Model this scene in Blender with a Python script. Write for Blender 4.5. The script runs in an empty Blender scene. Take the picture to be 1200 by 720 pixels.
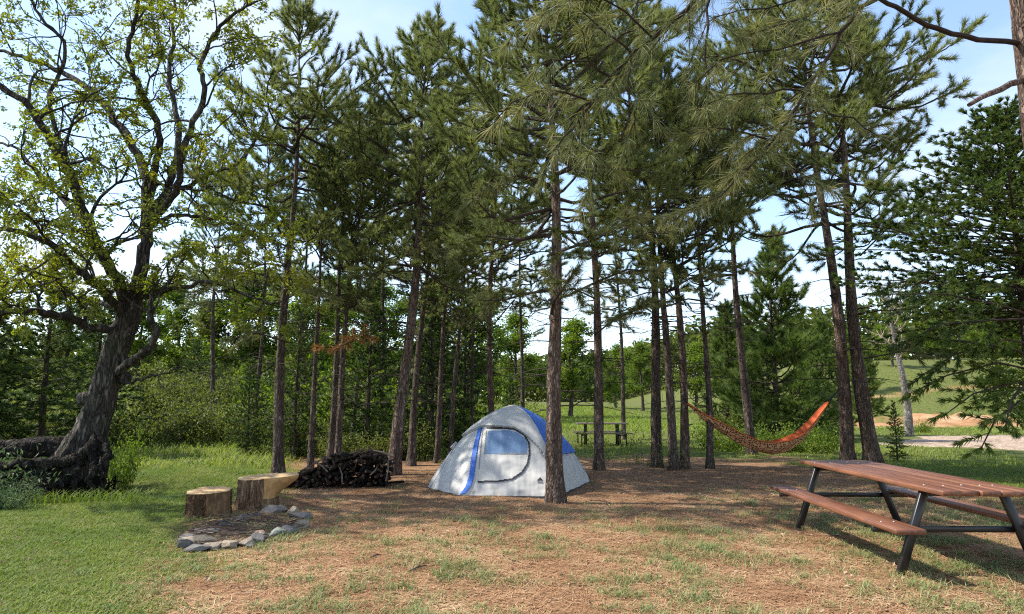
import bpy, math, random
import numpy as np
from mathutils import Vector

# ------------------------------------------------------------------ camera, sky, sun, exposure
scene = bpy.context.scene
COL = scene.collection
CAM_H, FOC, PITCH = 1.5, 800.0, math.atan(110 / 800)
cam_d = bpy.data.cameras.new('camera')
cam_d.sensor_fit = 'HORIZONTAL'; cam_d.sensor_width = 36; cam_d.lens = 24
cam_d.clip_start = 0.05; cam_d.clip_end = 3000
cam = bpy.data.objects.new('camera', cam_d); COL.objects.link(cam)
cam.location = (0, 0, CAM_H); cam.rotation_euler = (math.pi / 2 + PITCH, 0, 0)
scene.camera = cam

SUN_TO = Vector((-0.92, 0.12, 0.0)).normalized(); SUN_EL = math.radians(49)
w = bpy.data.worlds.new('World'); scene.world = w; w.use_nodes = True
nt = w.node_tree; nt.nodes.clear()
N = nt.nodes.new; LK = nt.links.new
out = N('ShaderNodeOutputWorld'); bg = N('ShaderNodeBackground')
sky = N('ShaderNodeTexSky'); sky.sky_type = 'NISHITA'; sky.sun_disc = False
sky.sun_elevation = SUN_EL; sky.sun_rotation = math.atan2(SUN_TO.x, SUN_TO.y)
sky.air_density = 1.0; sky.dust_density = 0.35; sky.ozone_density = 1.5
bg.inputs['Strength'].default_value = 0.15
tc = N('ShaderNodeTexCoord'); sep = N('ShaderNodeSeparateXYZ'); LK(tc.outputs['Generated'], sep.inputs[0])
zc = N('ShaderNodeMath'); zc.operation = 'MAXIMUM'; zc.inputs[1].default_value = 0.0; LK(sep.outputs[2], zc.inputs[0])
za = N('ShaderNodeMath'); za.operation = 'ADD'; za.inputs[1].default_value = 0.16; LK(zc.outputs[0], za.inputs[0])
dv = N('ShaderNodeVectorMath'); dv.operation = 'DIVIDE'; LK(tc.outputs['Generated'], dv.inputs[0])
cb = N('ShaderNodeCombineXYZ'); [LK(za.outputs[0], cb.inputs[i]) for i in range(3)]; LK(cb.outputs[0], dv.inputs[1])
cn = N('ShaderNodeTexNoise'); cn.inputs['Scale'].default_value = 0.75; cn.inputs['Detail'].default_value = 9; cn.inputs['Roughness'].default_value = 0.58
mp = N('ShaderNodeMapping'); mp.inputs['Location'].default_value = (3.3, 1.25, 0.4); LK(dv.outputs[0], mp.inputs[0]); LK(mp.outputs[0], cn.inputs['Vector'])
cr = N('ShaderNodeValToRGB'); cr.color_ramp.elements[0].position = 0.47; cr.color_ramp.elements[0].color = (0.06, 0.06, 0.06, 1)
cr.color_ramp.elements[1].position = 0.70; cr.color_ramp.elements[1].color = (1, 1, 1, 1); LK(cn.outputs[0], cr.inputs[0])
mx = N('ShaderNodeMix'); mx.data_type = 'RGBA'; LK(cr.outputs[0], mx.inputs['Factor']); LK(sky.outputs[0], mx.inputs['A'])
mx.inputs['B'].default_value = (3.1, 3.3, 3.55, 1)
LK(mx.outputs['Result'], bg.inputs['Color']); LK(bg.outputs[0], out.inputs[0])

sun_d = bpy.data.lights.new('sun', 'SUN'); sun_d.energy = 3.9; sun_d.angle = math.radians(0.8); sun_d.color = (1.0, 0.93, 0.82)
sun = bpy.data.objects.new('sun', sun_d); COL.objects.link(sun)
to_sun = Vector((SUN_TO.x * math.cos(SUN_EL), SUN_TO.y * math.cos(SUN_EL), math.sin(SUN_EL)))
sun.rotation_euler = to_sun.to_track_quat('Z', 'Y').to_euler()

vs = scene.view_settings
vs.view_transform = 'Standard'; vs.look = 'None'; vs.gamma = 1; vs.use_curve_mapping = False
vs.exposure = 1.22
cy = scene.cycles
cy.max_bounces = 6; cy.diffuse_bounces = 3; cy.glossy_bounces = 2; cy.transmission_bounces = 4; cy.transparent_max_bounces = 4
cy.use_denoising = False; cy.filter_width = 1.15; cy.use_adaptive_sampling = False; cy.caustics_reflective = False; cy.caustics_refractive = False
scene.render.use_persistent_data = False

# ------------------------------------------------------------------ helpers
PI = math.pi
def sstep(a, b, x):
    t = np.clip((np.asarray(x, float) - a) / (b - a), 0, 1); return t * t * (3 - 2 * t)
_nr = np.random.default_rng(5)
_W = _nr.normal(size=(12, 2)); _W /= np.linalg.norm(_W, axis=1)[:, None]; _F = 1.6 ** np.arange(12) * 0.25; _P = _nr.uniform(0, 6.28, 12)
def noise2(x, y, f=1.0, k0=0, k=6):
    x = np.asarray(x, float) * f; y = np.asarray(y, float) * f; s = 0.0; n = 0.0
    for i in range(k0, min(12, k0 + k)):
        a = 0.75 ** (i - k0)
        s = s + a * np.sin(_F[i] * (_W[i, 0] * x + _W[i, 1] * y) * 2.2 + _P[i] + 1.3 * np.sin(_F[i] * (_W[i, 1] * x - _W[i, 0] * y) + i)); n += a
    return s / n
def H(x, y):
    x = np.asarray(x, float); y = np.asarray(y, float)
    h = 0.035 * noise2(x, y, 1.5, 1, 4) * sstep(2, 6, np.hypot(x, y))
    h = h + 5.5 * sstep(38, 85, y) * sstep(14, 40, x) + 1.3 * sstep(40, 95, y) * sstep(-8, 2, x)
    h = h + 2.1 * sstep(15, 46, y) * sstep(-2, -7, x)
    h = h + 0.4 * noise2(x, y, 0.12, 0, 4) * sstep(25, 60, y)
    h = h + 0.5 * np.clip(1 - np.hypot((x - 26) / 8, (y - 42) / 3.6), 0, 1) * (1.2 + noise2(x, y, 2.2, 2, 6))
    h = h - 0.30 * np.exp(-(((x + 7.6) / 1.9) ** 2 + ((y - 12.4) / 1.1) ** 2))
    return h
def hz(x, y): return float(H(x, y))
def ray(px, py):
    u = (px - 600) / FOC; v = (360 - py) / FOC; c, s = math.cos(PITCH), math.sin(PITCH)
    return Vector((u, c - s * v, s + c * v))
def at(px, py, Y):
    r = ray(px, py); return Vector((0, 0, CAM_H)) + r * (Y / r.y)
def gpt(px, py):
    r = ray(px, py); t = 1.0
    for i in range(6):
        p = Vector((0, 0, CAM_H)) + r * t
        t = max(0.5, (hz(p.x, p.y) - CAM_H) / r.z) if r.z < -1e-4 else 50
    p = Vector((0, 0, CAM_H)) + r * t; p.z = hz(p.x, p.y); return p
def gd(px, Y):                                   # ground point in the direction of picture column px at distance Y
    x = (px - 600) / FOC * (Y * math.cos(PITCH) - 0.0) / 1.0
    x = (px - 600) / FOC * Y * 0.9915
    return Vector((x, Y, hz(x, Y)))

def tag(o, label=None, cat=None, group=None, kind=None):
    if label: o['label'] = label
    if cat: o['category'] = cat
    if group: o['group'] = group
    if kind: o['kind'] = kind
    return o
def empty(name, loc=(0, 0, 0)):
    o = bpy.data.objects.new(name, None); COL.objects.link(o); o.location = loc; o.empty_display_size = 0.1; return o
def link(name, me, parent=None):
    o = bpy.data.objects.new(name, me); COL.objects.link(o)
    if parent: o.parent = parent
    return o

class MB:
    """collects vertices and faces, then builds one mesh"""
    def __init__(s): s.V = []; s.F = []; s.M = []; s.T = []; s.n = 0
    def add(s, V, F, m=0, tint=None):
        V = np.asarray(V, np.float32).reshape(-1, 3); F = np.asarray(F, np.int64)
        s.V.append(V); s.F.append(F + s.n); s.M.append(np.full(len(F), m, np.int32))
        s.T.append(np.full(len(F), 0.5, np.float32) if tint is None else np.broadcast_to(np.asarray(tint, np.float32), (len(F),)))
        s.n += len(V); return s
    def mesh(s, name, mats, smooth=True):
        me = bpy.data.meshes.new(name)
        if not s.V: return me
        V = np.concatenate(s.V); me.vertices.add(len(V)); me.vertices.foreach_set('co', V.ravel())
        loops = np.concatenate([f.ravel() for f in s.F]); cnt = np.concatenate([np.full(len(f), f.shape[1] if f.ndim > 1 else 0, np.int64) for f in s.F])
        st = np.concatenate([[0], np.cumsum(cnt)[:-1]])
        me.loops.add(len(loops)); me.loops.foreach_set('vertex_index', loops.astype(np.int32))
        me.polygons.add(len(cnt)); me.polygons.foreach_set('loop_start', st.astype(np.int32)); me.polygons.foreach_set('loop_total', cnt.astype(np.int32))
        me.polygons.foreach_set('material_index', np.concatenate(s.M)); me.polygons.foreach_set('use_smooth', np.full(len(cnt), smooth))
        a = me.attributes.new('tint', 'FLOAT', 'FACE'); a.data.foreach_set('value', np.ascontiguousarray(np.concatenate(s.T)))
        for m in (mats if isinstance(mats, (list, tuple)) else [mats]): me.materials.append(m)
        me.update(calc_edges=True); return me
    def obj(s, name, mats, parent=None, smooth=True): return link(name, s.mesh(name, mats, smooth), parent)

def tube(mb, path, rad, seg=6, m=0, tint=None, cap=True, rough=0.0, rng=None, oval=None):
    P = np.asarray([tuple(p) for p in path], float); n = len(P); R = np.broadcast_to(np.asarray(rad, float), (n,))
    T = np.gradient(P, axis=0); T /= np.linalg.norm(T, axis=1)[:, None] + 1e-9
    d = P[-1] - P[0]; ref = np.eye(3)[np.argmin(np.abs(d))]
    A = np.cross(T, ref); A /= np.linalg.norm(A, axis=1)[:, None] + 1e-9; B = np.cross(T, A)
    an = np.arange(seg) / seg * 2 * PI
    rr = np.repeat(R[:, None], seg, 1)
    if rough and rng is not None: rr = rr * (1 + rough * rng.normal(size=(n, seg)))
    if oval is not None: rr = rr * oval(np.arange(n)[:, None] / (n - 1), an[None, :])
    V = P[:, None, :] + rr[..., None] * (np.cos(an)[None, :, None] * A[:, None, :] + np.sin(an)[None, :, None] * B[:, None, :])
    i = np.arange(n - 1)[:, None] * seg; j = np.arange(seg)[None, :]; k = (j + 1) % seg
    F = np.stack([i + j, i + seg + j, i + seg + k, i + k], -1).reshape(-1, 4)
    mb.add(V.reshape(-1, 3), F, m, tint)
    if cap:
        for b, rev in ((0, False), (n - 1, True)):
            ring = b * seg + np.arange(seg); ring = ring[::-1] if rev else ring
            mb.add(V.reshape(-1, 3)[ring], np.arange(seg)[None, :], m, tint)

def box(mb, c, s, rot=None, m=0, bev=0.0):
    """box with chamfered edges, centre c, full size s, optional 3x3 rotation"""
    h = np.asarray(s, float) / 2; b = min(bev, h.min() * 0.45)
    if b <= 0:
        V = np.array([[x, y, z] for x in (-1, 1) for y in (-1, 1) for z in (-1, 1)]) * h
        F = [[0, 1, 3, 2], [4, 6, 7, 5], [0, 4, 5, 1], [2, 3, 7, 6], [0, 2, 6, 4], [1, 5, 7, 3]]
        V = V if rot is None else V @ np.asarray(rot).T
        mb.add(V + np.asarray(c), F, m); return
    V = []; idx = {}
    for sx in (-1, 1):
        for sy in (-1, 1):
            for sz in (-1, 1):
                for ax in range(3):
                    v = np.array([sx, sy, sz]) * (h - b); v[ax] = (sx, sy, sz)[ax] * h[ax]
                    idx[(sx, sy, sz, ax)] = len(V); V.append(v)
    V = np.array(V); Fq = []; Ft = []
    for ax in range(3):
        o1, o2 = [(1, 2), (2, 0), (0, 1)][ax]
        for sg in (-1, 1):
            q = []
            for a, bb in ((-1, -1), (1, -1), (1, 1), (-1, 1)):
                k = [0, 0, 0]; k[ax] = sg; k[o1] = a; k[o2] = bb; q.append(idx[(*k, ax)])
            Fq.append(q if sg > 0 else q[::-1])
        for a in (-1, 1):
            for bb in (-1, 1):
                k0 = [0, 0, 0]; k0[o1] = a; k0[o2] = bb; k0[ax] = -1; k1 = list(k0); k1[ax] = 1
                q = [idx[(*k0, o1)], idx[(*k1, o1)], idx[(*k1, o2)], idx[(*k0, o2)]]
                Fq.append(q)
    for sx in (-1, 1):
        for sy in (-1, 1):
            for sz in (-1, 1):
                Ft.append([idx[(sx, sy, sz, a)] for a in range(3)])
    def fix(F):
        o = []
        for f in F:
            p = V[f]; nn = np.cross(p[1] - p[0], p[2] - p[0])
            o.append(f if nn @ p.mean(0) > 0 else f[::-1])
        return o
    V2 = V if rot is None else V @ np.asarray(rot).T
    V2 = V2 + np.asarray(c); n0 = len(V2)
    mb.add(V2, fix(Fq), m); mb.F.append(np.asarray(fix(Ft)) + mb.n - n0); mb.M.append(np.full(8, m, np.int32)); mb.T.append(np.full(8, 0.5, np.float32))
def bar(mb, p0, p1, wx, wy, m=0, bev=0.004, up=(0, 0, 1)):
    p0, p1 = np.array(p0, float), np.array(p1, float); d = p1 - p0; L = np.linalg.norm(d); d /= L
    u = np.cross(d, up) if abs(d @ np.array(up)) < 0.99 else np.cross(d, (0, 1, 0)); u /= np.linalg.norm(u); v = np.cross(u, d)
    box(mb, (p0 + p1) / 2, (wx, wy, L), np.stack([u, v, d], 1), m, bev)
def unit(v): return v / (np.linalg.norm(v, axis=-1, keepdims=True) + 1e-9)

def needles(mb, P, D, rng, k, L, wd, m=0, spread=0.9, up=0.0, seg2=False, tint=None):
    """bursts of k thin blades at each point"""
    P = np.asarray(P, float); D = unit(np.asarray(D, float)); n = len(P)
    if n == 0: return
    tt = rng.uniform(0, 1, n) if tint is None else tint
    P = np.repeat(P, k, 0); D = np.repeat(D, k, 0); tt = np.repeat(tt, k)
    R = unit(rng.normal(size=(n * k, 3)))
    d = D * (1 - 0.25 * rng.random((n * k, 1))) + R * spread * (0.45 + 0.75 * rng.random((n * k, 1))); d[:, 2] += up; d = unit(d)
    ln = L * rng.uniform(0.7, 1.15, (n * k, 1)); s = unit(np.cross(d, rng.normal(size=(n * k, 3)))) * wd / 2
    b = P - D * 0.03 * rng.random((n * k, 1)) * (L / 0.12)
    tint = np.clip(tt * 0.7 + 0.3 * rng.random(n * k), 0, 1)
    if not seg2:
        V = np.stack([b - s, b + s, b + d * ln], 1).reshape(-1, 3); F = np.arange(n * k * 3).reshape(-1, 3)
    else:
        mid = b + d * ln * 0.55; tip = b + d * ln; tip[:, 2] -= ln[:, 0] * 0.16; mid[:, 2] -= ln[:, 0] * 0.03
        V = np.stack([b - s, b + s, mid + s * 0.8, mid - s * 0.8, tip], 1).reshape(-1, 3)
        o = np.arange(n * k)[:, None] * 5
        F = o + np.array([[0, 1, 2, 3]]); F3 = o + np.array([[3, 2, 4]])
        mb.add(V, F, m, tint); mb.F.append(F3 + mb.n - len(V)); mb.M.append(np.full(len(F3), m, np.int32)); mb.T.append(tint.astype(np.float32)); return
    mb.add(V, F, m, tint)
def leaves(mb, P, D, rng, L, wd, m=0, tint=None, droop=0.0, flat=0.5):
    """folded pointed leaves, two quads each"""
    P = np.asarray(P, float); D = unit(np.asarray(D, float)); n = len(P)
    if n == 0: return
    d = unit(D + 0.8 * unit(rng.normal(size=(n, 3))) + np.array([0, 0, -droop]))
    up = unit(rng.normal(size=(n, 3)) + np.array([0, 0, flat * 3]))
    s = unit(np.cross(d, up)); nn = np.cross(s, d); ln = L * rng.uniform(0.65, 1.2, (n, 1)); ww = wd * rng.uniform(0.7, 1.2, (n, 1))
    mid = P + d * ln * 0.55; tip = P + d * ln - nn * ln * 0.12
    V = np.stack([P, mid + s * ww / 2 + nn * ww * 0.15, tip, mid - s * ww / 2 + nn * ww * 0.15], 1).reshape(-1, 3)
    o = np.arange(n)[:, None] * 4
    tt = rng.random(n) if tint is None else np.clip(tint * 0.7 + 0.3 * rng.random(n), 0, 1)
    F = np.concatenate([o + np.array([[0, 1, 2]]), o + np.array([[0, 2, 3]])]); mb.add(V, F, m, np.concatenate([tt, tt]))

# ------------------------------------------------------------------ materials
def mat(name, rough=0.8, spec=0.3):
    m = bpy.data.materials.new(name); m.use_nodes = True; t = m.node_tree; b = t.nodes['Principled BSDF']
    b.inputs['Roughness'].default_value = rough; b.inputs['Specular IOR Level'].default_value = spec
    return m, t, b
def nd(t, typ, **kw):
    n = t.nodes.new(typ)
    for k, v in kw.items():
        if k in n.inputs.keys(): n.inputs[k].default_value = v
        else: setattr(n, k, v)
    return n
def ramp(t, src, stops):
    r = t.nodes.new('ShaderNodeValToRGB'); e = r.color_ramp.elements
    while len(e) < len(stops): e.new(0.5)
    for q, (p, c) in zip(e, stops): q.position = p; q.color = (*c, 1)
    t.links.new(src, r.inputs[0]); return r.outputs[0]
def mixc(t, f, a, b, mode='MIX'):
    n = t.nodes.new('ShaderNodeMix'); n.data_type = 'RGBA'; n.blend_type = mode
    for s, v in (('Factor', f), ('A', a), ('B', b)):
        if hasattr(v, 'is_linked') or hasattr(v, 'links'): t.links.new(v, n.inputs[s])
        elif s == 'Factor': n.inputs[s].default_value = v
        else: n.inputs[s].default_value = (*v, 1)
    return n.outputs['Result']
def mth(t, op, a, b=0.0):
    n = t.nodes.new('ShaderNodeMath'); n.operation = op
    for i, v in enumerate((a, b)):
        if hasattr(v, 'links'): t.links.new(v, n.inputs[i])
        else: n.inputs[i].default_value = v
    return n.outputs[0]
def coords(t, scale=(1, 1, 1), kind='Object'):
    c = t.nodes.new('ShaderNodeTexCoord'); m = t.nodes.new('ShaderNodeMapping'); m.inputs['Scale'].default_value = scale
    t.links.new(c.outputs[kind], m.inputs[0]); return m.outputs[0]
def nz(t, vec, scale, detail=5, rough=0.6):
    n = nd(t, 'ShaderNodeTexNoise', Scale=scale, Detail=detail, Roughness=rough); t.links.new(vec, n.inputs['Vector']); return n.outputs[0]
def bump(t, b, h, strength=0.5, dist=0.02):
    n = nd(t, 'ShaderNodeBump', Strength=strength, Distance=dist); t.links.new(h, n.inputs['Height']); t.links.new(n.outputs[0], b.inputs['Normal'])

def foliage(name, stops, trans=0.3, tcol=None, rough=0.55, spec=0.25, nscale=0.9):
    m, t, b = mat(name, rough, spec)
    a = nd(t, 'ShaderNodeAttribute', attribute_name='tint'); v = coords(t); n = nz(t, v, nscale, 2)
    oi = nd(t, 'ShaderNodeObjectInfo')
    f = mth(t, 'ADD', mth(t, 'MULTIPLY', a.outputs['Fac'], 0.55), mth(t, 'MULTIPLY', n, 0.45))
    f = mth(t, 'ADD', f, mth(t, 'MULTIPLY', mth(t, 'SUBTRACT', oi.outputs['Random'], 0.5), 0.16))
    c = ramp(t, f, stops); t.links.new(c, b.inputs['Base Color'])
    tr = nd(t, 'ShaderNodeBsdfTranslucent'); hs = nd(t, 'ShaderNodeHueSaturation', Saturation=1.15, Value=1.5); t.links.new(c, hs.inputs['Color']); t.links.new(hs.outputs[0], tr.inputs[0])
    ms = nd(t, 'ShaderNodeMixShader'); ms.inputs[0].default_value = trans
    t.links.new(b.outputs[0], ms.inputs[1]); t.links.new(tr.outputs[0], ms.inputs[2])
    t.links.new(ms.outputs[0], t.nodes['Material Output'].inputs[0]); return m

PINE = foliage('pine_needles', [(0.15, (0.066, 0.086, 0.030)), (0.5, (0.142, 0.168, 0.056)), (0.85, (0.26, 0.278, 0.105))], 0.42)
PINE_LIT = foliage('young_pine_needles', [(0.15, (0.055, 0.09, 0.02)), (0.5, (0.10, 0.15, 0.032)), (0.85, (0.17, 0.21, 0.06))], 0.28)
PINE_NEAR = foliage('long_pine_needles', [(0.15, (0.06, 0.078, 0.026)), (0.5, (0.14, 0.155, 0.055)), (0.85, (0.28, 0.265, 0.12))], 0.32, nscale=1.5)
BROWN_NEEDLE = foliage('dead_needles', [(0.15, (0.16, 0.08, 0.03)), (0.6, (0.32, 0.17, 0.06)), (0.9, (0.36, 0.22, 0.09))], 0.25)
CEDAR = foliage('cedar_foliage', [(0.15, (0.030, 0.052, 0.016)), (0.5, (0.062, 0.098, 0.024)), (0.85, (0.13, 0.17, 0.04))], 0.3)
CEDAR_LIT = foliage('sunlit_cedar_foliage', [(0.15, (0.05, 0.085, 0.018)), (0.5, (0.10, 0.15, 0.03)), (0.85, (0.19, 0.235, 0.05))], 0.38)  # lighter copy of the cedar foliage, sunlight put into the colour
OAKLEAF = foliage('oak_leaves', [(0.15, (0.10, 0.125, 0.025)), (0.5, (0.175, 0.205, 0.036)), (0.85, (0.31, 0.28, 0.04))], 0.45)
LEAF = foliage('green_leaves', [(0.15, (0.055, 0.09, 0.016)), (0.5, (0.115, 0.17, 0.027)), (0.85, (0.20, 0.25, 0.045))], 0.42)
LEAF_DARK = foliage('brush_leaves', [(0.15, (0.042, 0.058, 0.016)), (0.5, (0.09, 0.112, 0.026)), (0.85, (0.18, 0.195, 0.05))], 0.42)
GRASS = foliage('grass_blades', [(0.15, (0.06, 0.105, 0.018)), (0.42, (0.125, 0.185, 0.03)), (0.64, (0.20, 0.245, 0.055)), (0.88, (0.34, 0.30, 0.13))], 0.32, nscale=1.3)
DRYGRASS = foliage('dry_grass_blades', [(0.15, (0.10, 0.165, 0.05)), (0.5, (0.19, 0.235, 0.085)), (0.78, (0.36, 0.31, 0.16)), (0.95, (0.46, 0.36, 0.2))], 0.2, nscale=0.8)
MEADOW = foliage('meadow_grass', [(0.15, (0.10, 0.155, 0.025)), (0.5, (0.18, 0.24, 0.04)), (0.85, (0.28, 0.31, 0.08))], 0.35, nscale=0.15)
FERN = foliage('weed_leaves', [(0.15, (0.05, 0.085, 0.04)), (0.5, (0.085, 0.13, 0.055)), (0.85, (0.14, 0.19, 0.08))], 0.3)

def bark(name, stops, zs=0.25, scale=21, bs=1.0, dist=0.03, moss=None, groove=0.5):
    m, t, b = mat(name, 0.92, 0.12)
    v = coords(t, (1, 1, zs))
    wv = nz(t, v, scale * 0.6, 4); wn = nd(t, 'ShaderNodeVectorMath', operation='SCALE'); 
    nn = nd(t, 'ShaderNodeTexNoise', Scale=scale * 0.5, Detail=3); t.links.new(v, nn.inputs['Vector'])
    t.links.new(nn.outputs['Color'], wn.inputs[0]); wn.inputs['Scale'].default_value = 0.22
    ad = nd(t, 'ShaderNodeVectorMath', operation='ADD'); t.links.new(v, ad.inputs[0]); t.links.new(wn.outputs[0], ad.inputs[1])
    vo = nd(t, 'ShaderNodeTexVoronoi', feature='DISTANCE_TO_EDGE', Scale=scale); t.links.new(ad.outputs[0], vo.inputs['Vector'])
    vc = nd(t, 'ShaderNodeTexVoronoi', feature='F1', Scale=scale); t.links.new(ad.outputs[0], vc.inputs['Vector'])
    e = mth(t, 'MINIMUM', mth(t, 'MULTIPLY', vo.outputs['Distance'], 4.0), 1.0)
    sp = nd(t, 'ShaderNodeSeparateColor'); t.links.new(vc.outputs['Color'], sp.inputs[0])
    fine = nz(t, v, scale * 3, 6, 0.7)
    f = mth(t, 'ADD', mth(t, 'MULTIPLY', fine, 0.75), mth(t, 'MULTIPLY', sp.outputs[0], 0.25))
    c = ramp(t, f, stops)
    c = mixc(t, mth(t, 'MULTIPLY', mth(t, 'SUBTRACT', 1.0, e), groove), c, tuple(0.35 * q for q in stops[0][1]))
    if moss:
        mm = ramp(t, nz(t, coords(t), 2.2, 5, 0.65), [(0.52, (0, 0, 0)), (0.68, (1, 1, 1))]); c = mixc(t, mth(t, 'MULTIPLY', mm, 0.6), c, moss)
    t.links.new(c, b.inputs['Base Color'])
    hgt = mth(t, 'ADD', e, mth(t, 'MULTIPLY', fine, 0.6)); bump(t, b, hgt, bs, dist); return m
BARK = bark('pine_bark', [(0.3, (0.075, 0.05, 0.038)), (0.48, (0.17, 0.118, 0.092)), (0.68, (0.34, 0.265, 0.215))])
BARK_DK = bark('dark_pine_bark', [(0.3, (0.055, 0.041, 0.033)), (0.48, (0.13, 0.098, 0.08)), (0.68, (0.27, 0.215, 0.18))])
BARK_OAK = bark('oak_bark', [(0.3, (0.03, 0.026, 0.022)), (0.48, (0.08, 0.07, 0.06)), (0.7, (0.20, 0.178, 0.155))], 0.22, 17, 1.0, 0.04, (0.05, 0.055, 0.028))
BARK_ROOT = bark('shaded_root_bark', [(0.3, (0.012, 0.010, 0.009)), (0.5, (0.042, 0.036, 0.031)), (0.72, (0.12, 0.105, 0.09))], 0.5, 15, 1.0, 0.04)  # root bark darkened, the shade around the roots put into the colour
BARK_PALE = bark('pale_bark', [(0.3, (0.12, 0.105, 0.09)), (0.5, (0.22, 0.20, 0.175)), (0.7, (0.33, 0.31, 0.28))], 0.6, 10, 0.5)
BARK_BLACK = bark('near_black_bark', [(0.25, (0.012, 0.010, 0.009)), (0.5, (0.034, 0.028, 0.024)), (0.8, (0.10, 0.08, 0.065))], 0.4, 26, 1.0)  # near-black bark tone for half of the firewood sticks
BARK_FIRE = bark('weathered_firewood_bark', [(0.3, (0.04, 0.028, 0.02)), (0.5, (0.125, 0.086, 0.062)), (0.75, (0.25, 0.18, 0.135))], 0.4, 26, 1.0)
BARK_STUMP = bark('stump_bark', [(0.25, (0.06, 0.034, 0.02)), (0.5, (0.15, 0.086, 0.047)), (0.85, (0.30, 0.195, 0.115))], 0.3, 22, 1.0, 0.03)
BARK_STUMP_PALE = bark('pale_stump_bark', [(0.3, (0.09, 0.05, 0.028)), (0.5, (0.22, 0.135, 0.078)), (0.72, (0.40, 0.28, 0.17))], 0.2, 15, 0.8, 0.03)  # paler bark tone for the taller stump
def twigm(name, c):
    m, t, b = mat(name, 0.9, 0.1); t.links.new(ramp(t, nz(t, coords(t), 9, 4), [(0.3, tuple(q * 0.6 for q in c)), (0.7, tuple(q * 1.3 for q in c))]), b.inputs['Base Color']); return m
TWIG = twigm('twig_bark', (0.085, 0.062, 0.05)); TWIG_DK = twigm('dark_limb_bark', (0.05, 0.04, 0.034)); LIMB_NEAR = twigm('near_limb_bark', (0.034, 0.026, 0.022)); TWIG_PALE = twigm('pale_dead_wood', (0.30, 0.25, 0.19)); TWIG_GREY = twigm('grey_dead_stick', (0.16, 0.125, 0.10))

# ------------------------------------------------------------------ ground zones
def z_lawn(x, y):
    n = noise2(x, y, 1.1, 2, 6)
    left = sstep(-0.9, 0.9, (-1.35 - 0.24 * y) - x + 0.8 * n)
    back = sstep(17.0, 20.0, y + 1.6 * n)
    right = sstep(6.3, 8.2, x + 0.9 * n) * sstep(9.5, 12, y + n)
    return np.maximum.reduce([left, back, right])
def z_mix(x, y):                                    # thin grass in the needle litter
    n = noise2(x, y, 2.0, 2, 7)
    near = 0.40 * sstep(10.2, 7.0, y) + 0.25 * sstep(2.0, 4.5, x) * sstep(13, 9, y)
    return np.clip(near * (0.55 + 1.6 * n), 0, 1) * (1 - z_lawn(x, y))
def z_clay(x, y): return sstep(0.0, 0.5, 1 - np.hypot((x - 26) / 7.5, (y - 41.5) / 3.6) + 1.1 * noise2(x, y, 1.1, 1, 8)) + 0.5 * sstep(0.1, 0.6, 1 - np.abs(y - 57 - 0.2 * (x - 30)) / 1.2 + 0.5 * noise2(x, y, 1.1, 1, 6)) * sstep(20, 28, x)

def spaced(lo, hi, n, c, k):                        # grid lines dense near c
    a, b = math.asinh((lo - c) / k), math.asinh((hi - c) / k); return c + k * np.sinh(np.linspace(a, b, n))
gx = spaced(-420, 420, 420, 0, 5.0); gy = spaced(-60, 700, 420, 9, 6.0)
X, Y = np.meshgrid(gx, gy); Z = H(X, Y)
i = np.arange(len(gy) - 1)[:, None] * len(gx); j = np.arange(len(gx) - 1)[None, :]
F = np.stack([i + j, i + j + 1, i + len(gx) + j + 1, i + len(gx) + j], -1).reshape(-1, 4)
mb = MB(); mb.add(np.stack([X, Y, Z], -1).reshape(-1, 3), F)
gm, t, b = mat('ground', 0.95, 0.08)
v = coords(t)
big = nz(t, v, 0.55, 6, 0.65); med = nz(t, v, 4.5, 6, 0.7); fine = nz(t, v, 38, 5, 0.75); fib = nz(t, coords(t, (1, 2.7, 1)), 75, 3, 0.8)
mixn = mth(t, 'ADD', mth(t, 'MULTIPLY', med, 0.45), mth(t, 'MULTIPLY', fine, 0.55))
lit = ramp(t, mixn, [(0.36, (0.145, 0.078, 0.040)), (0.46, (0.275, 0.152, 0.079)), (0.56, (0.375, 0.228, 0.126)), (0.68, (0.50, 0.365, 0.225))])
dark_litter = ramp(t, mixn, [(0.34, (0.10, 0.052, 0.03)), (0.5, (0.225, 0.132, 0.074)), (0.68, (0.35, 0.225, 0.132))])  # darker litter tone used in the band under the pine row
gr = ramp(t, mixn, [(0.34, (0.05, 0.065, 0.018)), (0.5, (0.10, 0.115, 0.032)), (0.66, (0.18, 0.165, 0.07))])
cl = ramp(t, mth(t, 'ADD', mth(t, 'MULTIPLY', big, 0.6), mth(t, 'MULTIPLY', mixn, 0.4)), [(0.38, (0.22, 0.10, 0.045)), (0.5, (0.36, 0.20, 0.10)), (0.62, (0.45, 0.33, 0.21))])
at_ = lambda nme: nd(t, 'ShaderNodeAttribute', attribute_name=nme).outputs['Fac']
c = mixc(t, at_('needle'), lit, dark_litter)
c = mixc(t, mth(t, 'MULTIPLY', at_('mixed'), mth(t, 'MULTIPLY', ramp(t, med, [(0.42, (0, 0, 0)), (0.6, (1, 1, 1))]), 0.8)), c, mixc(t, 0.5, gr, lit))
edge = ramp(t, mth(t, 'ADD', at_('lawn'), mth(t, 'MULTIPLY', mth(t, 'SUBTRACT', mixn, 0.5), 1.1)), [(0.35, (0, 0, 0)), (0.65, (1, 1, 1))])
c = mixc(t, edge, c, gr); c = mixc(t, at_('clay'), c, cl)
t.links.new(c, b.inputs['Base Color'])
bump(t, b, mth(t, 'ADD', mth(t, 'ADD', mth(t, 'MULTIPLY', fine, 0.6), med), mth(t, 'MULTIPLY', fib, 0.35)), 0.8, 0.04)
ground = tag(mb.obj('ground', gm), kind='structure')
xf, yf = X.ravel(), Y.ravel()
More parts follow.
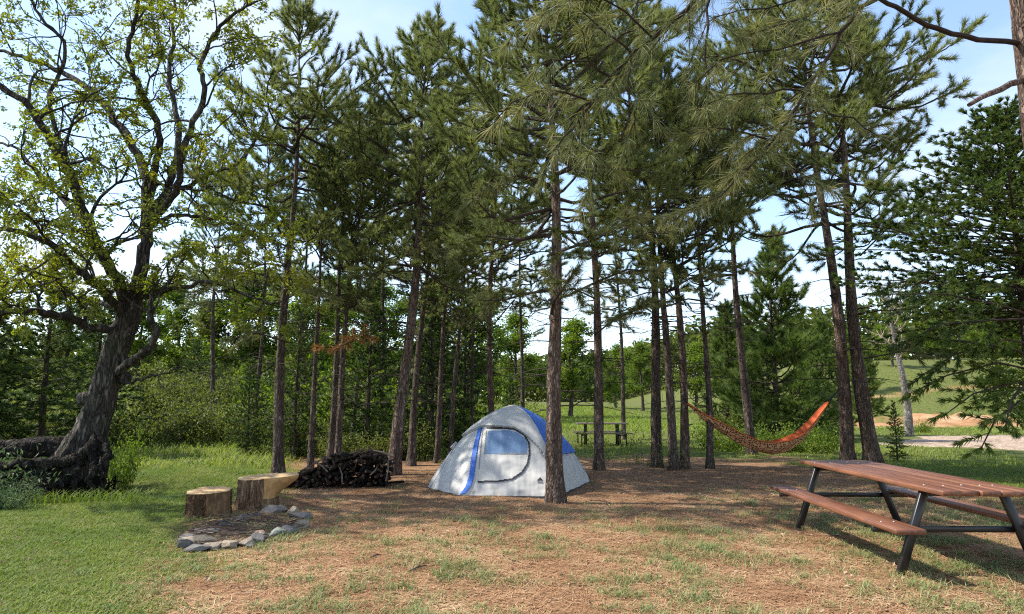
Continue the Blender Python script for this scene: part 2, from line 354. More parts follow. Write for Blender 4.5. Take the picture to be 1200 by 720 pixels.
for nme, val in (('lawn', z_lawn(xf, yf)), ('mixed', z_mix(xf, yf)), ('clay', np.clip(z_clay(xf, yf), 0, 1)),
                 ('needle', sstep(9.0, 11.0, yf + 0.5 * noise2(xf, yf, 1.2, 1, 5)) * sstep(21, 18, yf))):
    a = ground.data.attributes.new(nme, 'FLOAT', 'POINT'); a.data.foreach_set('value', np.ascontiguousarray(val.astype(np.float32)))

# gravel drive
mb = MB(); us = np.linspace(12.6, 60, 90); tv = np.linspace(-1, 1, 26)
hw = 0.3 + 6.4 * sstep(12.4, 19, us); yc = 24.2 - 0.05 * (us - 14)
GX = np.repeat(us[:, None], 26, 1); GY = yc[:, None] + tv[None] * (hw * (1 + 0.12 * noise2(us, us * 0, 3, 2, 5)))[:, None]
GX = GX + 0.25 * noise2(GX, GY, 3, 2, 5); GZ = H(GX, GY) + 0.03 * (1 - np.abs(tv[None]) ** 6) - 0.012
i = np.arange(89)[:, None] * 26; j = np.arange(25)[None]
mb.add(np.stack([GX, GY, GZ], -1).reshape(-1, 3), np.stack([i + j, i + 26 + j, i + 27 + j, i + j + 1], -1).reshape(-1, 4))
m, t, b = mat('gravel', 0.95, 0.1); v = coords(t)
vo = nd(t, 'ShaderNodeTexVoronoi', Scale=14.0); t.links.new(v, vo.inputs['Vector']); sp = nd(t, 'ShaderNodeSeparateColor'); t.links.new(vo.outputs['Color'], sp.inputs[0])
f = mth(t, 'ADD', mth(t, 'MULTIPLY', sp.outputs[0], 0.5), mth(t, 'MULTIPLY', nz(t, v, 1.6, 6, 0.7), 0.5))
t.links.new(ramp(t, f, [(0.25, (0.19, 0.135, 0.095)), (0.5, (0.33, 0.25, 0.185)), (0.75, (0.47, 0.375, 0.29))]), b.inputs['Base Color']); bump(t, b, vo.outputs['Distance'], 0.8, 0.04)
tag(mb.obj('gravel_drive', m), kind='structure')

# ------------------------------------------------------------------ tree kits
def limb_sprays(tubes, path, r0, r1, rng, S, tufts, sub=0.5, step=0.18, start=0.3, tstep=0.10, up=0.25, seg=5, subseg=3, club=0.28):
    """a pine limb along path with side branchlets; tufts collects (point, direction)"""
    P = np.asarray([tuple(p) for p in path], float); n = len(P)
    tube(tubes, P, np.linspace(r0, r1, n), seg, 0)
    dl = np.linalg.norm(np.diff(P, axis=0), axis=1); cum = np.concatenate([[0], np.cumsum(dl)]); L = cum[-1]
    pos = start * L; side = 1
    while pos < L:
        q = np.array([np.interp(pos, cum, P[:, k]) for k in range(3)]); q2 = np.array([np.interp(min(L, pos + 0.05), cum, P[:, k]) for k in range(3)])
        q1 = np.array([np.interp(max(0, pos - 0.05), cum, P[:, k]) for k in range(3)]); d = unit(q2 - q1)
        lat = np.cross(d, (0, 0, 1)); lat = unit(lat) if np.linalg.norm(lat) > 0.05 else np.array([1.0, 0, 0])
        s = pos / L; l = sub * (1.15 - 0.75 * s) * rng.uniform(0.5, 1.25)
        sd = unit(d * rng.uniform(0.5, 1.0) + lat * side * rng.uniform(0.5, 1.0) + np.array([0, 0, rng.normal(up * 0.6, 0.45)]))
        k = max(2, int(l / 0.16) + 1); pts = [q + sd * l * a + np.array([0, 0, up * l * 0.5 * a * a]) for a in np.linspace(0, 1, k + 1)]
        tube(tubes, pts, np.linspace(max(0.004, r1 * 0.7) * S, 0.003 * S, k + 1), subseg, 0, cap=False)
        a = club * l
        while a < l:
            p = q + sd * a + np.array([0, 0, up * a * a / max(l, .01) * 0.5]); tufts.append((p, sd + np.array([0, 0, up]) + rng.normal(size=3) * 0.25)); a += tstep * rng.uniform(0.7, 1.3)
        tufts.append((pts[-1], sd + np.array([0, 0, up * 1.2])))
        side = -side; pos += step * rng.uniform(0.6, 1.4)
    tufts.append((P[-1], P[-1] - P[-2]))
    for q in range(int(0.35 / tstep) if club > 0.4 else 0): tufts.append((P[-1] - unit(P[-1] - P[-2]) * q * tstep, P[-1] - P[-2]))

def pine_crown(seed, Hh=10.0, cb=0.42, R=2.0, dens=1.0, conic=False, nmat=None, sparse=0.30, k=30, L=0.16, wd=0.0115, top=0.985):
    rng = np.random.default_rng(seed); mb = MB(); tufts = []
    nw = int(14.5 * dens * (1 - cb) / 0.58); zs = np.linspace(cb, 0.97, nw)
    for wi, z in enumerate(zs):
        t_ = (z - cb) / (1 - cb)
        prof = (1 - t_) ** 0.75 if conic else (0.55 + 0.5 * math.sin(PI * min(1, t_ * 1.0 + 0.16))) * (1 - t_ ** 4) ** 0.7
        nl = rng.integers(4, 6) + (1 if t_ > 0.3 and not conic else 0); a0 = rng.uniform(0, 6.28)
        for q in range(nl):
            if rng.random() < sparse * (1 - t_): continue
            a = a0 + q * 2 * PI / nl + rng.normal(0, 0.3); l = max(0.3, R * prof * rng.uniform(0.55, 1.2))
            el = math.radians(np.interp(t_, [0, 0.6, 1], [0, 18, 52]) + rng.normal(0, 11)); d = np.array([math.cos(a) * math.cos(el), math.sin(a) * math.cos(el), math.sin(el)])
            z0 = (z + rng.normal(0, 0.008)) * Hh; lat = np.array([-math.sin(a), math.cos(a), 0]); bw = rng.normal(0, 0.2) * l; cv = rng.normal(0.3, 0.16)
            path = [np.array([0, 0, z0]) + d * l * s + lat * bw * math.sin(s * 2.6) + np.array([0, 0, (cv * s * s - 0.16 * s + 0.05 * math.sin(s * 7 + bw * 9)) * l]) for s in np.linspace(0, 1, 7)]
            limb_sprays(mb, path, 0.012 + 0.011 * l, 0.006, rng, 1.0, tufts, sub=min(0.85, 0.34 + 0.24 * l), step=0.135, start=(0.42 - 0.34 * t_) if not conic else 0.2, tstep=0.062, up=0.32, club=0.42)
    for s in np.linspace(0.93, top, 5):
        for q in range(3): tufts.append((np.array([0, 0, s * Hh]), np.array([rng.normal(0, .5), rng.normal(0, .5), 1.0])))
    for q in range(int(16 * (1 - conic))):                                        # bare dead branches below the crown
        z0 = rng.uniform(0.14, cb + 0.08) * Hh; a = rng.uniform(0, 6.28); l = rng.uniform(0.3, 1.5); lat = np.array([-math.sin(a), math.cos(a), 0])
        path = [np.array([math.cos(a) * s * l, math.sin(a) * s * l, z0 + l * (0.12 * s - 0.22 * s * s)]) + lat * 0.15 * l * math.sin(s * 3) * rng.normal(0, 1) for s in np.linspace(0, 1, 5)]
        tube(mb, path, np.linspace(0.012, 0.004, 5), 4, 0, cap=False)
        for u in range(rng.integers(1, 5)):
            s = rng.uniform(0.35, 1); p = np.array(path[min(4, int(s * 4))]); dd = unit(rng.normal(size=3) * np.array([1, 1, .5])); tube(mb, [p, p + dd * 0.2, p + dd * 0.4 + rng.normal(size=3) * 0.05], [0.005, 0.004, 0.003], 3, 0, cap=False)
    P = np.array([t[0] for t in tufts]); D = np.array([t[1] for t in tufts])
    needles(mb, P, D, rng, k, L, wd, 1, 0.75, 0.08)
    return mb.mesh('pine_crown', [TWIG_DK, nmat or PINE], False)

PCROWN = [pine_crown(11, cb=0.42, R=2.2, sparse=0.55), pine_crown(12, cb=0.46, R=2.0, sparse=0.5), pine_crown(13, cb=0.42, R=2.3, sparse=0.6), pine_crown(14, cb=0.48, R=1.8, sparse=0.45), pine_crown(15, cb=0.45, R=2.3, dens=1.2, sparse=0.3)]
GROVE = [pine_crown(16, cb=0.36, R=1.5, sparse=0.68), pine_crown(17, cb=0.44, R=1.6, sparse=0.65), pine_crown(18, cb=0.4, R=1.4, sparse=0.65)]
YCROWN = [pine_crown(21, Hh=6, cb=0.07, R=1.75, conic=True, nmat=PINE_LIT, sparse=0.05, L=0.19, wd=0.014), pine_crown(22, Hh=6, cb=0.05, R=1.5, conic=True, nmat=PINE_LIT, sparse=0.1, L=0.19, wd=0.014)]

def pine_trunk(L, r, rng, lean=0.06, seg=14, rings=None, bk=None, flare=0.32):
    mb = MB(); n = rings or max(14, int(L * 3)); s = np.linspace(0, 1, n); ph = rng.uniform(0, 6.28, 4)
    x = lean * np.sin(s * 4.2 + ph[0]) * s * (1 - s) * 4 * 0.5; y = lean * np.sin(s * 5 + ph[1]) * s * (1 - s) * 2
    rad = r * ((1 - s) ** 1.05 * 0.93 + 0.07) * (1 + flare * np.exp(-s * L / 0.16)) * (1 + 0.04 * np.sin(s * 40 + ph[2]))
    path = np.stack([x, y, s * L], 1); path[0, 2] = -0.12
    fl = lambda u, a: 1 + 0.22 * np.exp(-u * L / 0.22) * np.sin(a * 5 + ph[3])
    tube(mb, path, rad, seg, 0, rough=0.05, rng=rng, oval=fl)
    for q in range(7):
        z0 = rng.uniform(0.1, 0.5) * L; a = rng.uniform(0, 6.28); rr = r * 0.6; l = rng.uniform(0.06, 0.25)
        tube(mb, [(0, 0, z0), (math.cos(a) * (rr + l * .5), math.sin(a) * (rr + l * .5), z0 + l * .1), (math.cos(a) * (rr + l), math.sin(a) * (rr + l), z0 + l * 0.2)], [0.018, 0.015, 0.008], 5, 0)
    return mb.mesh('trunk', bk or BARK)
def stand(o, B, T, spin):                           # put an object's +Z axis from B to T
    d = (T - B).normalized(); q = d.to_track_quat('Z', 'Y')
    from mathutils import Quaternion
    o.rotation_mode = 'QUATERNION'; o.rotation_quaternion = q @ Quaternion((0, 0, 1), spin); o.location = B
def place_pine(bx, Yd, tx, ty, wpx, var, spin, label, group, bk=None, by=None, trunk_seg=14, crown=None, base_h=10.0, name='pine_tree', cxy=1.0):
    B = gpt(bx, by) if by else gd(bx, Yd); T = at(tx, ty, B.y); L = (T - B).length
    rng = np.random.default_rng(int(bx * 13 + Yd)); root = tag(empty(name), label, 'tree', group); stand(root, B, T, spin)
    r = wpx / FOC * B.y / 2 * 0.92
    link('trunk', pine_trunk(L * 0.97, r, rng, 0.2 * L / 10, trunk_seg, bk=bk), root)
    cm = (crown or PCROWN)[var % len(crown or PCROWN)]; c_ = link('crown', cm, root); s = L / base_h; c_.scale = (s * cxy, s * cxy, s); return root

ROW = 'pines standing in the row around the tent'
pines = [
 (330, 14.0, 352, 12, 14, 0, 0.3, 'tall straight dark-barked pine rising behind the taller stump, first of the row by the oak', BARK_DK),
 (367, 14.8, 380, 165, 8, 1, 1.3, 'thin dark pine rising just behind the left end of the woodpile', BARK_DK),
 (389, 15.6, 413, 120, 9, 2, 2.2, 'slim pine behind the middle of the woodpile, left one of a crossing pair', BARK_DK),
 (397, 15.0, 436, 100, 9, 3, 3.1, 'slim pine behind the middle of the woodpile leaning right across its twin', BARK_DK),
 (464, 14.2, 503, 38, 17, 4, 4.4, 'stout reddish-barked pine at the right end of the woodpile', BARK),
 (484, 16.5, 512, 120, 10, 0, 5.0, 'dark pine close behind the stout pine at the right end of the woodpile', BARK_DK),
 (513, 17.0, 534, 190, 8, 1, 0.9, 'thin dark pine standing clear to the left of the grey tent, nearer the woodpile', BARK_DK),
 (529, 18.2, 550, 170, 7, 3, 1.9, 'thin dark pine rising just above the left slope of the tent', BARK_DK),
 (579, 19.0, 577, 22, 9, 3, 2.6, 'pine with a narrow pointed top and pale brown trunk behind the tent peak', BARK),
 (650, 10.5, 639, -70, 22, 4, 0.0, 'thick scaly-barked pine standing right in front of the tent', BARK),
 (701, 15.2, 683, -20, 13, 2, 3.7, 'straight brown pine beside the right rear corner of the tent', BARK),
 (768, 16.2, 745, 10, 14, 0, 4.1, 'dark pine with a small leafy sapling at its foot, left of the hammock pines', BARK_DK),
 (787, 15.2, 762, 75, 12, 1, 5.5, 'left trunk of the touching pine pair at the left end of the hammock', BARK_DK),
 (800, 15.5, 778, 95, 12, 2, 0.7, 'right trunk of the touching pine pair that holds the left end of the hammock', BARK),
 (829, 15.4, 818, 120, 9, 3, 1.1, 'slender pine passing in front of the left half of the hammock', BARK_DK),
 (878, 19.5, 842, 60, 12, 0, 2.1, 'dark leaning pine standing behind the middle of the orange hammock', BARK_DK),
 (989, 16.8, 935, -45, 17, 4, 2.9, 'tall pine beside the right end of the hammock, left one of the leaning pair', BARK),
 (1018, 16.6, 962, -15, 19, 0, 3.3, 'tall pine behind the picnic table, right one of the leaning pair', BARK),
]
for bx, Yd, tx, ty, wp, var, spin, lab, bk in pines:
    root = place_pine(bx, Yd, tx, ty, wp, var, spin, lab, ROW, bk, trunk_seg=24 if wp > 12 else 14, cxy=1.0 if wp > 11 else 0.78, crown=None if wp > 10 else GROVE)
BACK = 'thin pines farther back in the grove'
for bx, Yd, tx, ty, wp, var, spin, lab in [
 (300, 21, 318, 150, 6, 1, 0.2, 'thin back pine between the oak and the first pine of the row'),
 (348, 22, 366, 120, 6, 2, 1.2, 'thin back pine showing between the first dark pine and the left end of the woodpile'),
 (414, 20, 446, 140, 6, 3, 2.2, 'thin back pine just right of the crossing pair behind the woodpile'),
 (446, 23, 462, 120, 6, 1, 3.2, 'thin back pine just left of the stout reddish pine'),
 (500, 21, 512, 170, 5, 3, 4.2, 'thin back pine between the woodpile and the left side of the tent'),
 (553, 21, 560, 185, 5, 1, 5.2, 'thin back pine just left of the tent peak'),
 (612, 26, 610, 170, 6, 3, 0.4, 'thin back pine between the tent peak and the thick front pine'),
 (730, 27, 716, 180, 6, 2, 1.6, 'thin back pine in the meadow gap right of the distant picnic table'),
 (250, 26, 262, 180, 7, 0, 3.9, 'thin back pine rising beyond the sunny clearing left of the stumps')]:
    place_pine(bx, Yd, tx, ty, wp, var, spin, lab, BACK, BARK_DK, trunk_seg=8, crown=GROVE)
for bx, Yd, ty, var, lab in [
 (905, 27, 284, 0, 'bushy bright young pine with a pointed top above the hammock'),
 (962, 30, 380, 1, 'bushy young pine behind the right end of the hammock'),
 (850, 31, 360, 1, 'bushy young pine behind the left end of the hammock'),
 (1012, 44, 405, 0, 'bushy young pine seen between the leaning pair and the gravel drive'),
 (885, 38, 400, 1, 'low bushy young pine peeking out left of the pointed bright one'),

]:
    place_pine(bx, Yd, bx, ty, 9, var, bx * 1.0, lab, 'bushy young pines behind the hammock', BARK_DK, trunk_seg=8, crown=YCROWN, base_h=6.0, name='young_pine_tree')

# low sprays of the thick front pine and its neighbour: extra limbs hung with long needles
def needle_limb(root, paths, r0, rng, sub, name='limb', k=26, L=0.17, wd=0.006, step=0.14, start=0.3, up=0.05, nm=None, bkm=None, tstep=0.08):
    """one limb of a tree in world space, its branchlets and needles; returns the part"""
    mb = MB(); tufts = []
    inv = root.matrix_world.inverted()
    for p_, rr in paths:
        loc = [inv @ Vector(p) for p in p_]
        limb_sprays(mb, loc, rr, rr * 0.35, rng, 1.0, tufts, sub, step, start, tstep, up, 7, 4)
    needles(mb, [t[0] for t in tufts], [t[1] for t in tufts], rng, k, L, wd, 1, 0.8, -0.03, True)
    return mb.obj(name, [bkm or TWIG_DK, nm or PINE_NEAR], root, False)
bpy.context.view_layer.update()
front = [o for o in COL.objects if o.get('label', '').startswith('thick scaly')][0]
rng = np.random.default_rng(77)
fy = 10.5
for pts in ([(643, 352, fy), (668, 346, fy - .3), (700, 330, fy - .7), (735, 316, fy - 1.0), (770, 318, fy - 1.2)],
            [(643, 340, fy), (615, 345, fy - .4), (590, 352, fy - .8), (562, 352, fy - 1.1)],
            [(642, 300, fy), (670, 290, fy - .8), (700, 280, fy - 1.2), (740, 255, fy - 1.6)],
            [(645, 372, fy), (650, 352, fy - .5), (662, 335, fy - .9), (672, 320, fy - 1.2)],
            [(642, 220, fy), (610, 205, fy - .8), (575, 215, fy - 1.3), (548, 240, fy - 1.5)]):
    needle_limb(front, [([at(*p) for p in pts], 0.025)], 0.02, rng, 0.6, L=0.165, wd=0.0075, k=28, step=0.1)
for lab_, fy2, lim in (('straight brown pine beside', 15.0, [[(697, 392, 0), (720, 375, -.8), (745, 362, -1.4), (775, 352, -2)], [(697, 350, 0), (672, 338, -.9), (648, 345, -1.5)], [(694, 300, 0), (725, 290, -1), (760, 272, -1.8), (790, 275, -2.3)]]),
                       ('left trunk of the touching', 15.0, [[(784, 380, 0), (755, 360, -1), (725, 372, -1.8)], [(784, 340, 0), (812, 325, -1), (845, 330, -1.6)], [(782, 290, 0), (750, 262, -1.2), (715, 250, -2)]]),
                       ('slender pine passing', 15.2, [[(827, 330, 0), (858, 312, -.8), (885, 320, -1.3)], [(826, 270, 0), (790, 255, -1), (765, 235, -1.6)]]),
                       ('pine with a narrow pointed', 18.8, [[(579, 400, 0), (560, 372, -1.2), (535, 380, -2)], [(579, 380, 0), (602, 352, -1.2), (622, 362, -2)], [(579, 330, 0), (548, 318, -1.4), (520, 330, -2.2)]]),
                       ('stout reddish-barked', 14.0, [[(474, 330, 0), (448, 318, -.8), (420, 325, -1.5)], [(478, 300, 0), (505, 290, -1), (530, 305, -1.6)]]),
                       ('tall straight dark-barked', 13.8, [[(334, 400, 0), (300, 390, -.6), (268, 398, -1)], [(336, 330, 0), (298, 320, -.7), (255, 332, -1.2), (222, 345, -1.5)], [(338, 290, 0), (300, 272, -.7), (262, 280, -1.2)], [(337, 350, 0), (362, 335, -.7), (388, 345, -1.2)]]),
                       ('tall pine behind the picnic', 16.4, [[(1008, 300, 0), (1040, 268, -.8), (1080, 262, -1.5), (1120, 270, -2)], [(1010, 345, 0), (1050, 342, -.6), (1100, 345, -1.2), (1140, 352, -1.6)], [(1012, 420, 0), (1060, 412, -.6), (1110, 418, -1.2)]])):
    tr_ = [o for o in COL.objects if o.get('label', '').startswith(lab_)][0]
    for pts in lim: needle_limb(tr_, [([at(a, b_, fy2 + c_) for a, b_, c_ in pts], 0.022)], 0.02, rng, 0.55, L=0.165, wd=0.0085, k=22, step=0.13, start=0.35)
brown = [o for o in COL.objects if o.get('label', '').startswith('slim pine behind the middle of the woodpile leaning')][0]
needle_limb(brown, [([at(*p) for p in ((402, 396, 14.9), (418, 398, 14.2), (402, 405, 13.8), (372, 408, 13.6))], 0.014), ([at(*p) for p in ((402, 396, 14.9), (425, 392, 14.6), (438, 396, 14.4))], 0.012)], 0.01, rng, 0.34, L=0.15, wd=0.009, k=22, nm=BROWN_NEEDLE)

# overhanging pine at the right edge
over = tag(empty('pine_tree'), 'old pine at the top right corner whose bare limb droops long needles overhead', 'tree')
ob = Vector((6.05, 6.3, 0)); over.location = ob; bpy.context.view_layer.update()
mb = MB(); tp = [(1252, 640, 6.3), (1240, 450, 6.3), (1225, 250, 6.25), (1207, 90, 6.2), (1194, -30, 6.15), (1180, -220, 6.1), (1168, -420, 6.0)]
pp = [at(*p) - ob for p in tp]; pp[0].z = -0.15
dense = []
for a, b_ in zip(pp[:-1], pp[1:]): dense += [a.lerp(b_, q / 8) for q in range(8)]
dense.append(pp[-1]); tube(mb, dense, np.linspace(0.135, 0.075, len(dense)), 22, rough=0.05, rng=rng); mb.obj('trunk', BARK, over)
def opath(*p):
    P = [at(*q) for q in p]; o = []
    for a, b_ in zip(P[:-1], P[1:]): o += [a, a.lerp(b_, 0.5) + Vector(rng.normal(size=3) * 0.035 * (b_ - a).length)]
    return o + [P[-1]]
needle_limb(over, [(opath((1200, 52, 6.2), (1165, 48, 6.0), (1130, 42, 5.85), (1100, 34, 5.7), (1072, 22, 5.6), (1050, 8, 5.5), (1030, -2, 5.4), (1005, 10, 5.3), (985, 38, 5.25), (965, 75, 5.2), (945, 105, 5.2), (925, 138, 5.15), (900, 172, 5.1), (872, 200, 5.1), (850, 218, 5.1)), 0.026)], 0.03, rng, 0.6, k=18, L=0.16, wd=0.0045, step=0.11, start=0.5, up=-0.12, tstep=0.09, bkm=LIMB_NEAR)
needle_limb(over, [(opath((985, 38, 5.25), (940, 50, 5.0), (890, 60, 4.9), (845, 70, 4.8), (812, 100, 4.8)), 0.010), (opath((940, 106, 5.2), (900, 110, 4.9), (850, 112, 4.8), (815, 128, 4.7)), 0.010),
                  (opath((925, 138, 5.2), (960, 130, 5.0), (1000, 138, 4.9), (1030, 160, 4.9)), 0.010), (opath((905, 165, 5.1), (870, 155, 4.9), (830, 150, 4.8), (800, 158, 4.8)), 0.009)], 0.01, rng, 0.38, k=18, L=0.16, wd=0.0045, step=0.15, start=0.3, up=-0.15, tstep=0.075, bkm=LIMB_NEAR)
needle_limb(over, [(opath((1190, -80, 6.15), (1080, -90, 5.7), (960, -60, 5.3), (880, -40, 5.2), (820, -8, 5.1), (790, 24, 5.0), (765, 45, 5.0), (740, 62, 5.0), (715, 90, 5.0), (695, 118, 5.0), (668, 138, 5.0)), 0.028)], 0.03, rng, 0.7, k=18, L=0.17, wd=0.0045, step=0.09, start=0.6, up=-0.1, tstep=0.08, bkm=LIMB_NEAR)
needle_limb(over, [(opath((740, 62, 5.0), (720, 45, 4.9), (700, 30, 4.8), (680, 12, 4.8)), 0.010), (opath((715, 90, 5.0), (690, 72, 4.9), (660, 70, 4.8), (630, 78, 4.8)), 0.010), (opath((700, 112, 5.0), (672, 150, 4.9), (650, 175, 4.9), (640, 192, 4.9)), 0.010),
                  (opath((740, 62, 5.0), (735, 100, 4.9), (745, 140, 4.9), (735, 165, 4.9)), 0.008), (opath((834, -10, 5.1), (830, 30, 4.9), (826, 70, 4.9), (832, 110, 4.9)), 0.012)], 0.01, rng, 0.42, k=18, L=0.17, wd=0.0045, step=0.14, start=0.2, up=-0.1, tstep=0.075, bkm=LIMB_NEAR)
needle_limb(over, [(opath((1040, -40, 5.5), (985, -5, 5.0), (930, 25, 4.8), (880, 40, 4.7)), 0.010), (opath((925, 138, 5.15), (885, 190, 4.9), (845, 230, 4.8), (800, 250, 4.8)), 0.009), (opath((900, 172, 5.1), (930, 200, 4.9), (950, 235, 4.9)), 0.008),
                  (opath((690, 118, 5.0), (640, 105, 4.8), (600, 120, 4.7), (575, 150, 4.7)), 0.009), (opath((668, 138, 5.0), (700, 185, 4.8), (690, 225, 4.8)), 0.008), (opath((765, 45, 5.0), (700, -5, 4.8), (640, 10, 4.7), (600, 40, 4.7)), 0.009)], 0.01, rng, 0.42, k=18, L=0.17, wd=0.0045, step=0.13, start=0.2, up=-0.12, tstep=0.07, bkm=LIMB_NEAR)
needle_limb(over, [(opath((1120, -60, 5.7), (1060, -30, 5.4), (980, -10, 5.2), (900, 10, 5.1), (840, 20, 5.0)), 0.012), (opath((960, -60, 5.3), (880, -25, 5.0), (800, -10, 4.9), (740, 5, 4.9)), 0.01)], 0.01, rng, 0.4, k=14, L=0.16, wd=0.0042, step=0.26, start=0.4, up=-0.2, tstep=0.12, bkm=LIMB_NEAR)
mb = MB(); tube(mb, [p - ob for p in opath((1206, 88, 6.2), (1185, 98, 6.0), (1160, 110, 5.8), (1136, 123, 5.6))], np.linspace(0.034, 0.02, 7), 9, rough=0.05, rng=rng); mb.obj('limb', BARK, over)

# ------------------------------------------------------------------ leafy trees, cedars
def grow(mb, rng, p, d, l, r, lev, maxlev, lv, tw=0.5, lo=0.6, upw=0.1, seg=6, kids=(2, 4)):
    n = 5; pts = [p]; q = np.array(p, float); d = np.array(d, float)
    for i_ in range(n):
        d = unit(d + rng.normal(size=3) * 0.20 + np.array([0, 0, upw])); q = q + d * l / n; pts.append(q)
    tube(mb, pts, np.linspace(r, r * 0.55, n + 1), max(3, seg - lev), 0, cap=False)
    if lev >= maxlev:
        for i_ in range(2, n + 1): lv.append((pts[i_], d))
        return
    for k_ in range(rng.integers(*kids)):
        s = rng.integers(2, n + 1); dd = unit(d + rng.normal(size=3) * tw * np.array([1, 1, 0.8])); grow(mb, rng, pts[s], dd, l * rng.uniform(0.5, 0.8), r * 0.55, lev + 1, maxlev, lv, tw, lo, upw, seg, kids)
    dd = unit(d + rng.normal(size=3) * 0.3); grow(mb, rng, pts[-1], dd, l * rng.uniform(0.6, 0.85), r * 0.55, lev + 1, maxlev, lv, tw, lo, upw, seg, kids)

def leafy(seed, Hh=8.0, nl=10, per=26, L=0.16, lm=None, cb=0.2, R=2.6, spreadv=0.35):
    rng = np.random.default_rng(seed); tm = MB(); cm = MB(); lv = []
    s = np.linspace(0, 1, 16); tube(tm, np.stack([0.12 * np.sin(s * 5), 0.1 * np.sin(s * 4 + 1), s * Hh * 0.85 - 0.1], 1), 0.14 * (1 - s) ** 0.8 + 0.02, 10, rough=0.04, rng=rng)
    for i_ in range(nl):
        z = np.interp(i_ / nl, [0, 1], [cb, 0.86]) * Hh; a = i_ * 2.4 + rng.normal(0, 0.4); tt = (z / Hh - cb) / (1 - cb); el = np.interp(tt, [0, 1], [0.15, 1.1])
        grow(cm, rng, (0, 0, z), (math.cos(a) * math.cos(el), math.sin(a) * math.cos(el), math.sin(el)), R * 0.55 * (1 - 0.55 * tt) * rng.uniform(0.75, 1.2), 0.05, 0, 2, lv, 0.75)
    P = np.repeat(np.array([q[0] for q in lv]), per, 0); D = np.repeat(np.array([q[1] for q in lv]), per, 0); tn = np.repeat(rng.random(len(lv)), per)
    P = P + rng.normal(size=P.shape) * spreadv * rng.random((len(P), 1)); leaves(cm, P, D, rng, L, L * 0.55, 1, tn, 0.3)
    return tm.mesh('trunk', BARK_DK), cm.mesh('leafy_crown', [TWIG_DK, lm or LEAF], False)
LTREES = [leafy(31), leafy(32, nl=12, R=3.0, L=0.2, per=20), leafy(33, cb=0.1, nl=12, R=2.8, L=0.22, per=20), leafy(34, lm=LEAF_DARK, cb=0.08, nl=12, R=2.8, L=0.2, per=22)]

def cedar(seed, Hh=6.0, cb=0.04, R=1.7, k=26, L=0.15, wd=0.022, nl=95, fm=None):
    rng = np.random.default_rng(seed); tm = MB(); cm = MB(); tu = []
    s = np.linspace(0, 1, 14); tube(tm, np.stack([0.04 * np.sin(s * 5), 0.04 * np.sin(s * 4), s * Hh * 0.96 - 0.08], 1), 0.09 * (1 - s) + 0.012, 8, rough=0.05, rng=rng)
    for i_ in range(nl):
        tt = ((i_ + rng.random()) / nl) ** 1.15; z = (cb + (0.97 - cb) * tt) * Hh; a = i_ * 2.39996 + rng.normal(0, 0.2); l = max(0.2, R * (1 - tt) ** 0.7 * (0.6 + 0.4 * min(1, tt * 5)) * rng.uniform(0.55, 1.25))
        el = np.interp(tt, [0, 1], [0.05, 1.0]) + rng.normal(0, 0.12); d = np.array([math.cos(a) * math.cos(el), math.sin(a) * math.cos(el), math.sin(el)])
        path = [np.array([0, 0, z]) + d * l * q + np.array([0, 0, -0.10 * l * q * q]) for q in np.linspace(0, 1, 6)]
        limb_sprays(cm, path, 0.008 + 0.006 * l, 0.004, rng, 1.0, tu, 0.2 + 0.2 * l, 0.15, 0.25, 0.11, 0.1, 4)
    needles(cm, [q[0] for q in tu], [q[1] for q in tu], rng, k, L, wd, 1, 0.7, -0.03)
    return tm.mesh('trunk', BARK_DK), cm.mesh('cedar_crown', [TWIG_DK, fm or CEDAR], False)
CEDARS = [cedar(41), cedar(42, R=1.4), cedar(43, R=2.0, nl=80)]
def place_tree(kit, base_h, B, hgt, spin, label, cat, group, name, sx=1.0):
    root = tag(empty(name, B), label, cat, group); root.rotation_euler.z = spin; s = hgt / base_h; root.scale = (s * sx, s * sx, s)
    link('trunk', kit[0], root); link('crown', kit[1], root); return root
def hpix(px, Yd, ty): B = gd(px, Yd); return B, at(px, ty, Yd).z - B.z

for q, (px, Yd, ty, var, sx, lab) in enumerate([
 (-20, 17.5, 330, 0, 1.3, 'dark spreading cedar behind the oak roots at the left edge of the picture'),
 (52, 18.5, 300, 2, 1.2, 'dark cedar seen between the left edge and the leaning oak trunk'),
 (112, 21, 330, 1, 1.3, 'dark cedar hidden partly behind the leaning oak trunk'),
 (228, 36, 395, 2, 1.2, 'shaded cedar across the sunny clearing right of the oak'),
 (292, 19, 420, 0, 1.0, 'low cedar just left of the first pine, right of the sunny clearing'),
 (348, 18, 355, 2, 0.85, 'dark cedar behind the first pine and the left end of the woodpile'),
 (432, 18.5, 330, 1, 1.0, 'dark cedar filling the gap behind the right half of the woodpile'),
 (505, 19.5, 335, 0, 0.95, 'dark cedar between the stout reddish pine and the tent'),
 (545, 22, 350, 2, 0.85, 'dark cedar rising behind the left slope of the tent'),
 (598, 24, 440, 1, 1.0, 'small dark cedar directly behind the tent peak'),
 (1046, 17.8, 470, 1, 0.9, 'small scraggly cedar at the foot of the leaning pine pair')]):
    B, hg = hpix(px, Yd, ty); place_tree(CEDARS[var], 6.0, B, hg, q * 1.7, lab, 'tree', 'cedars growing under the pines', 'cedar_tree', sx)
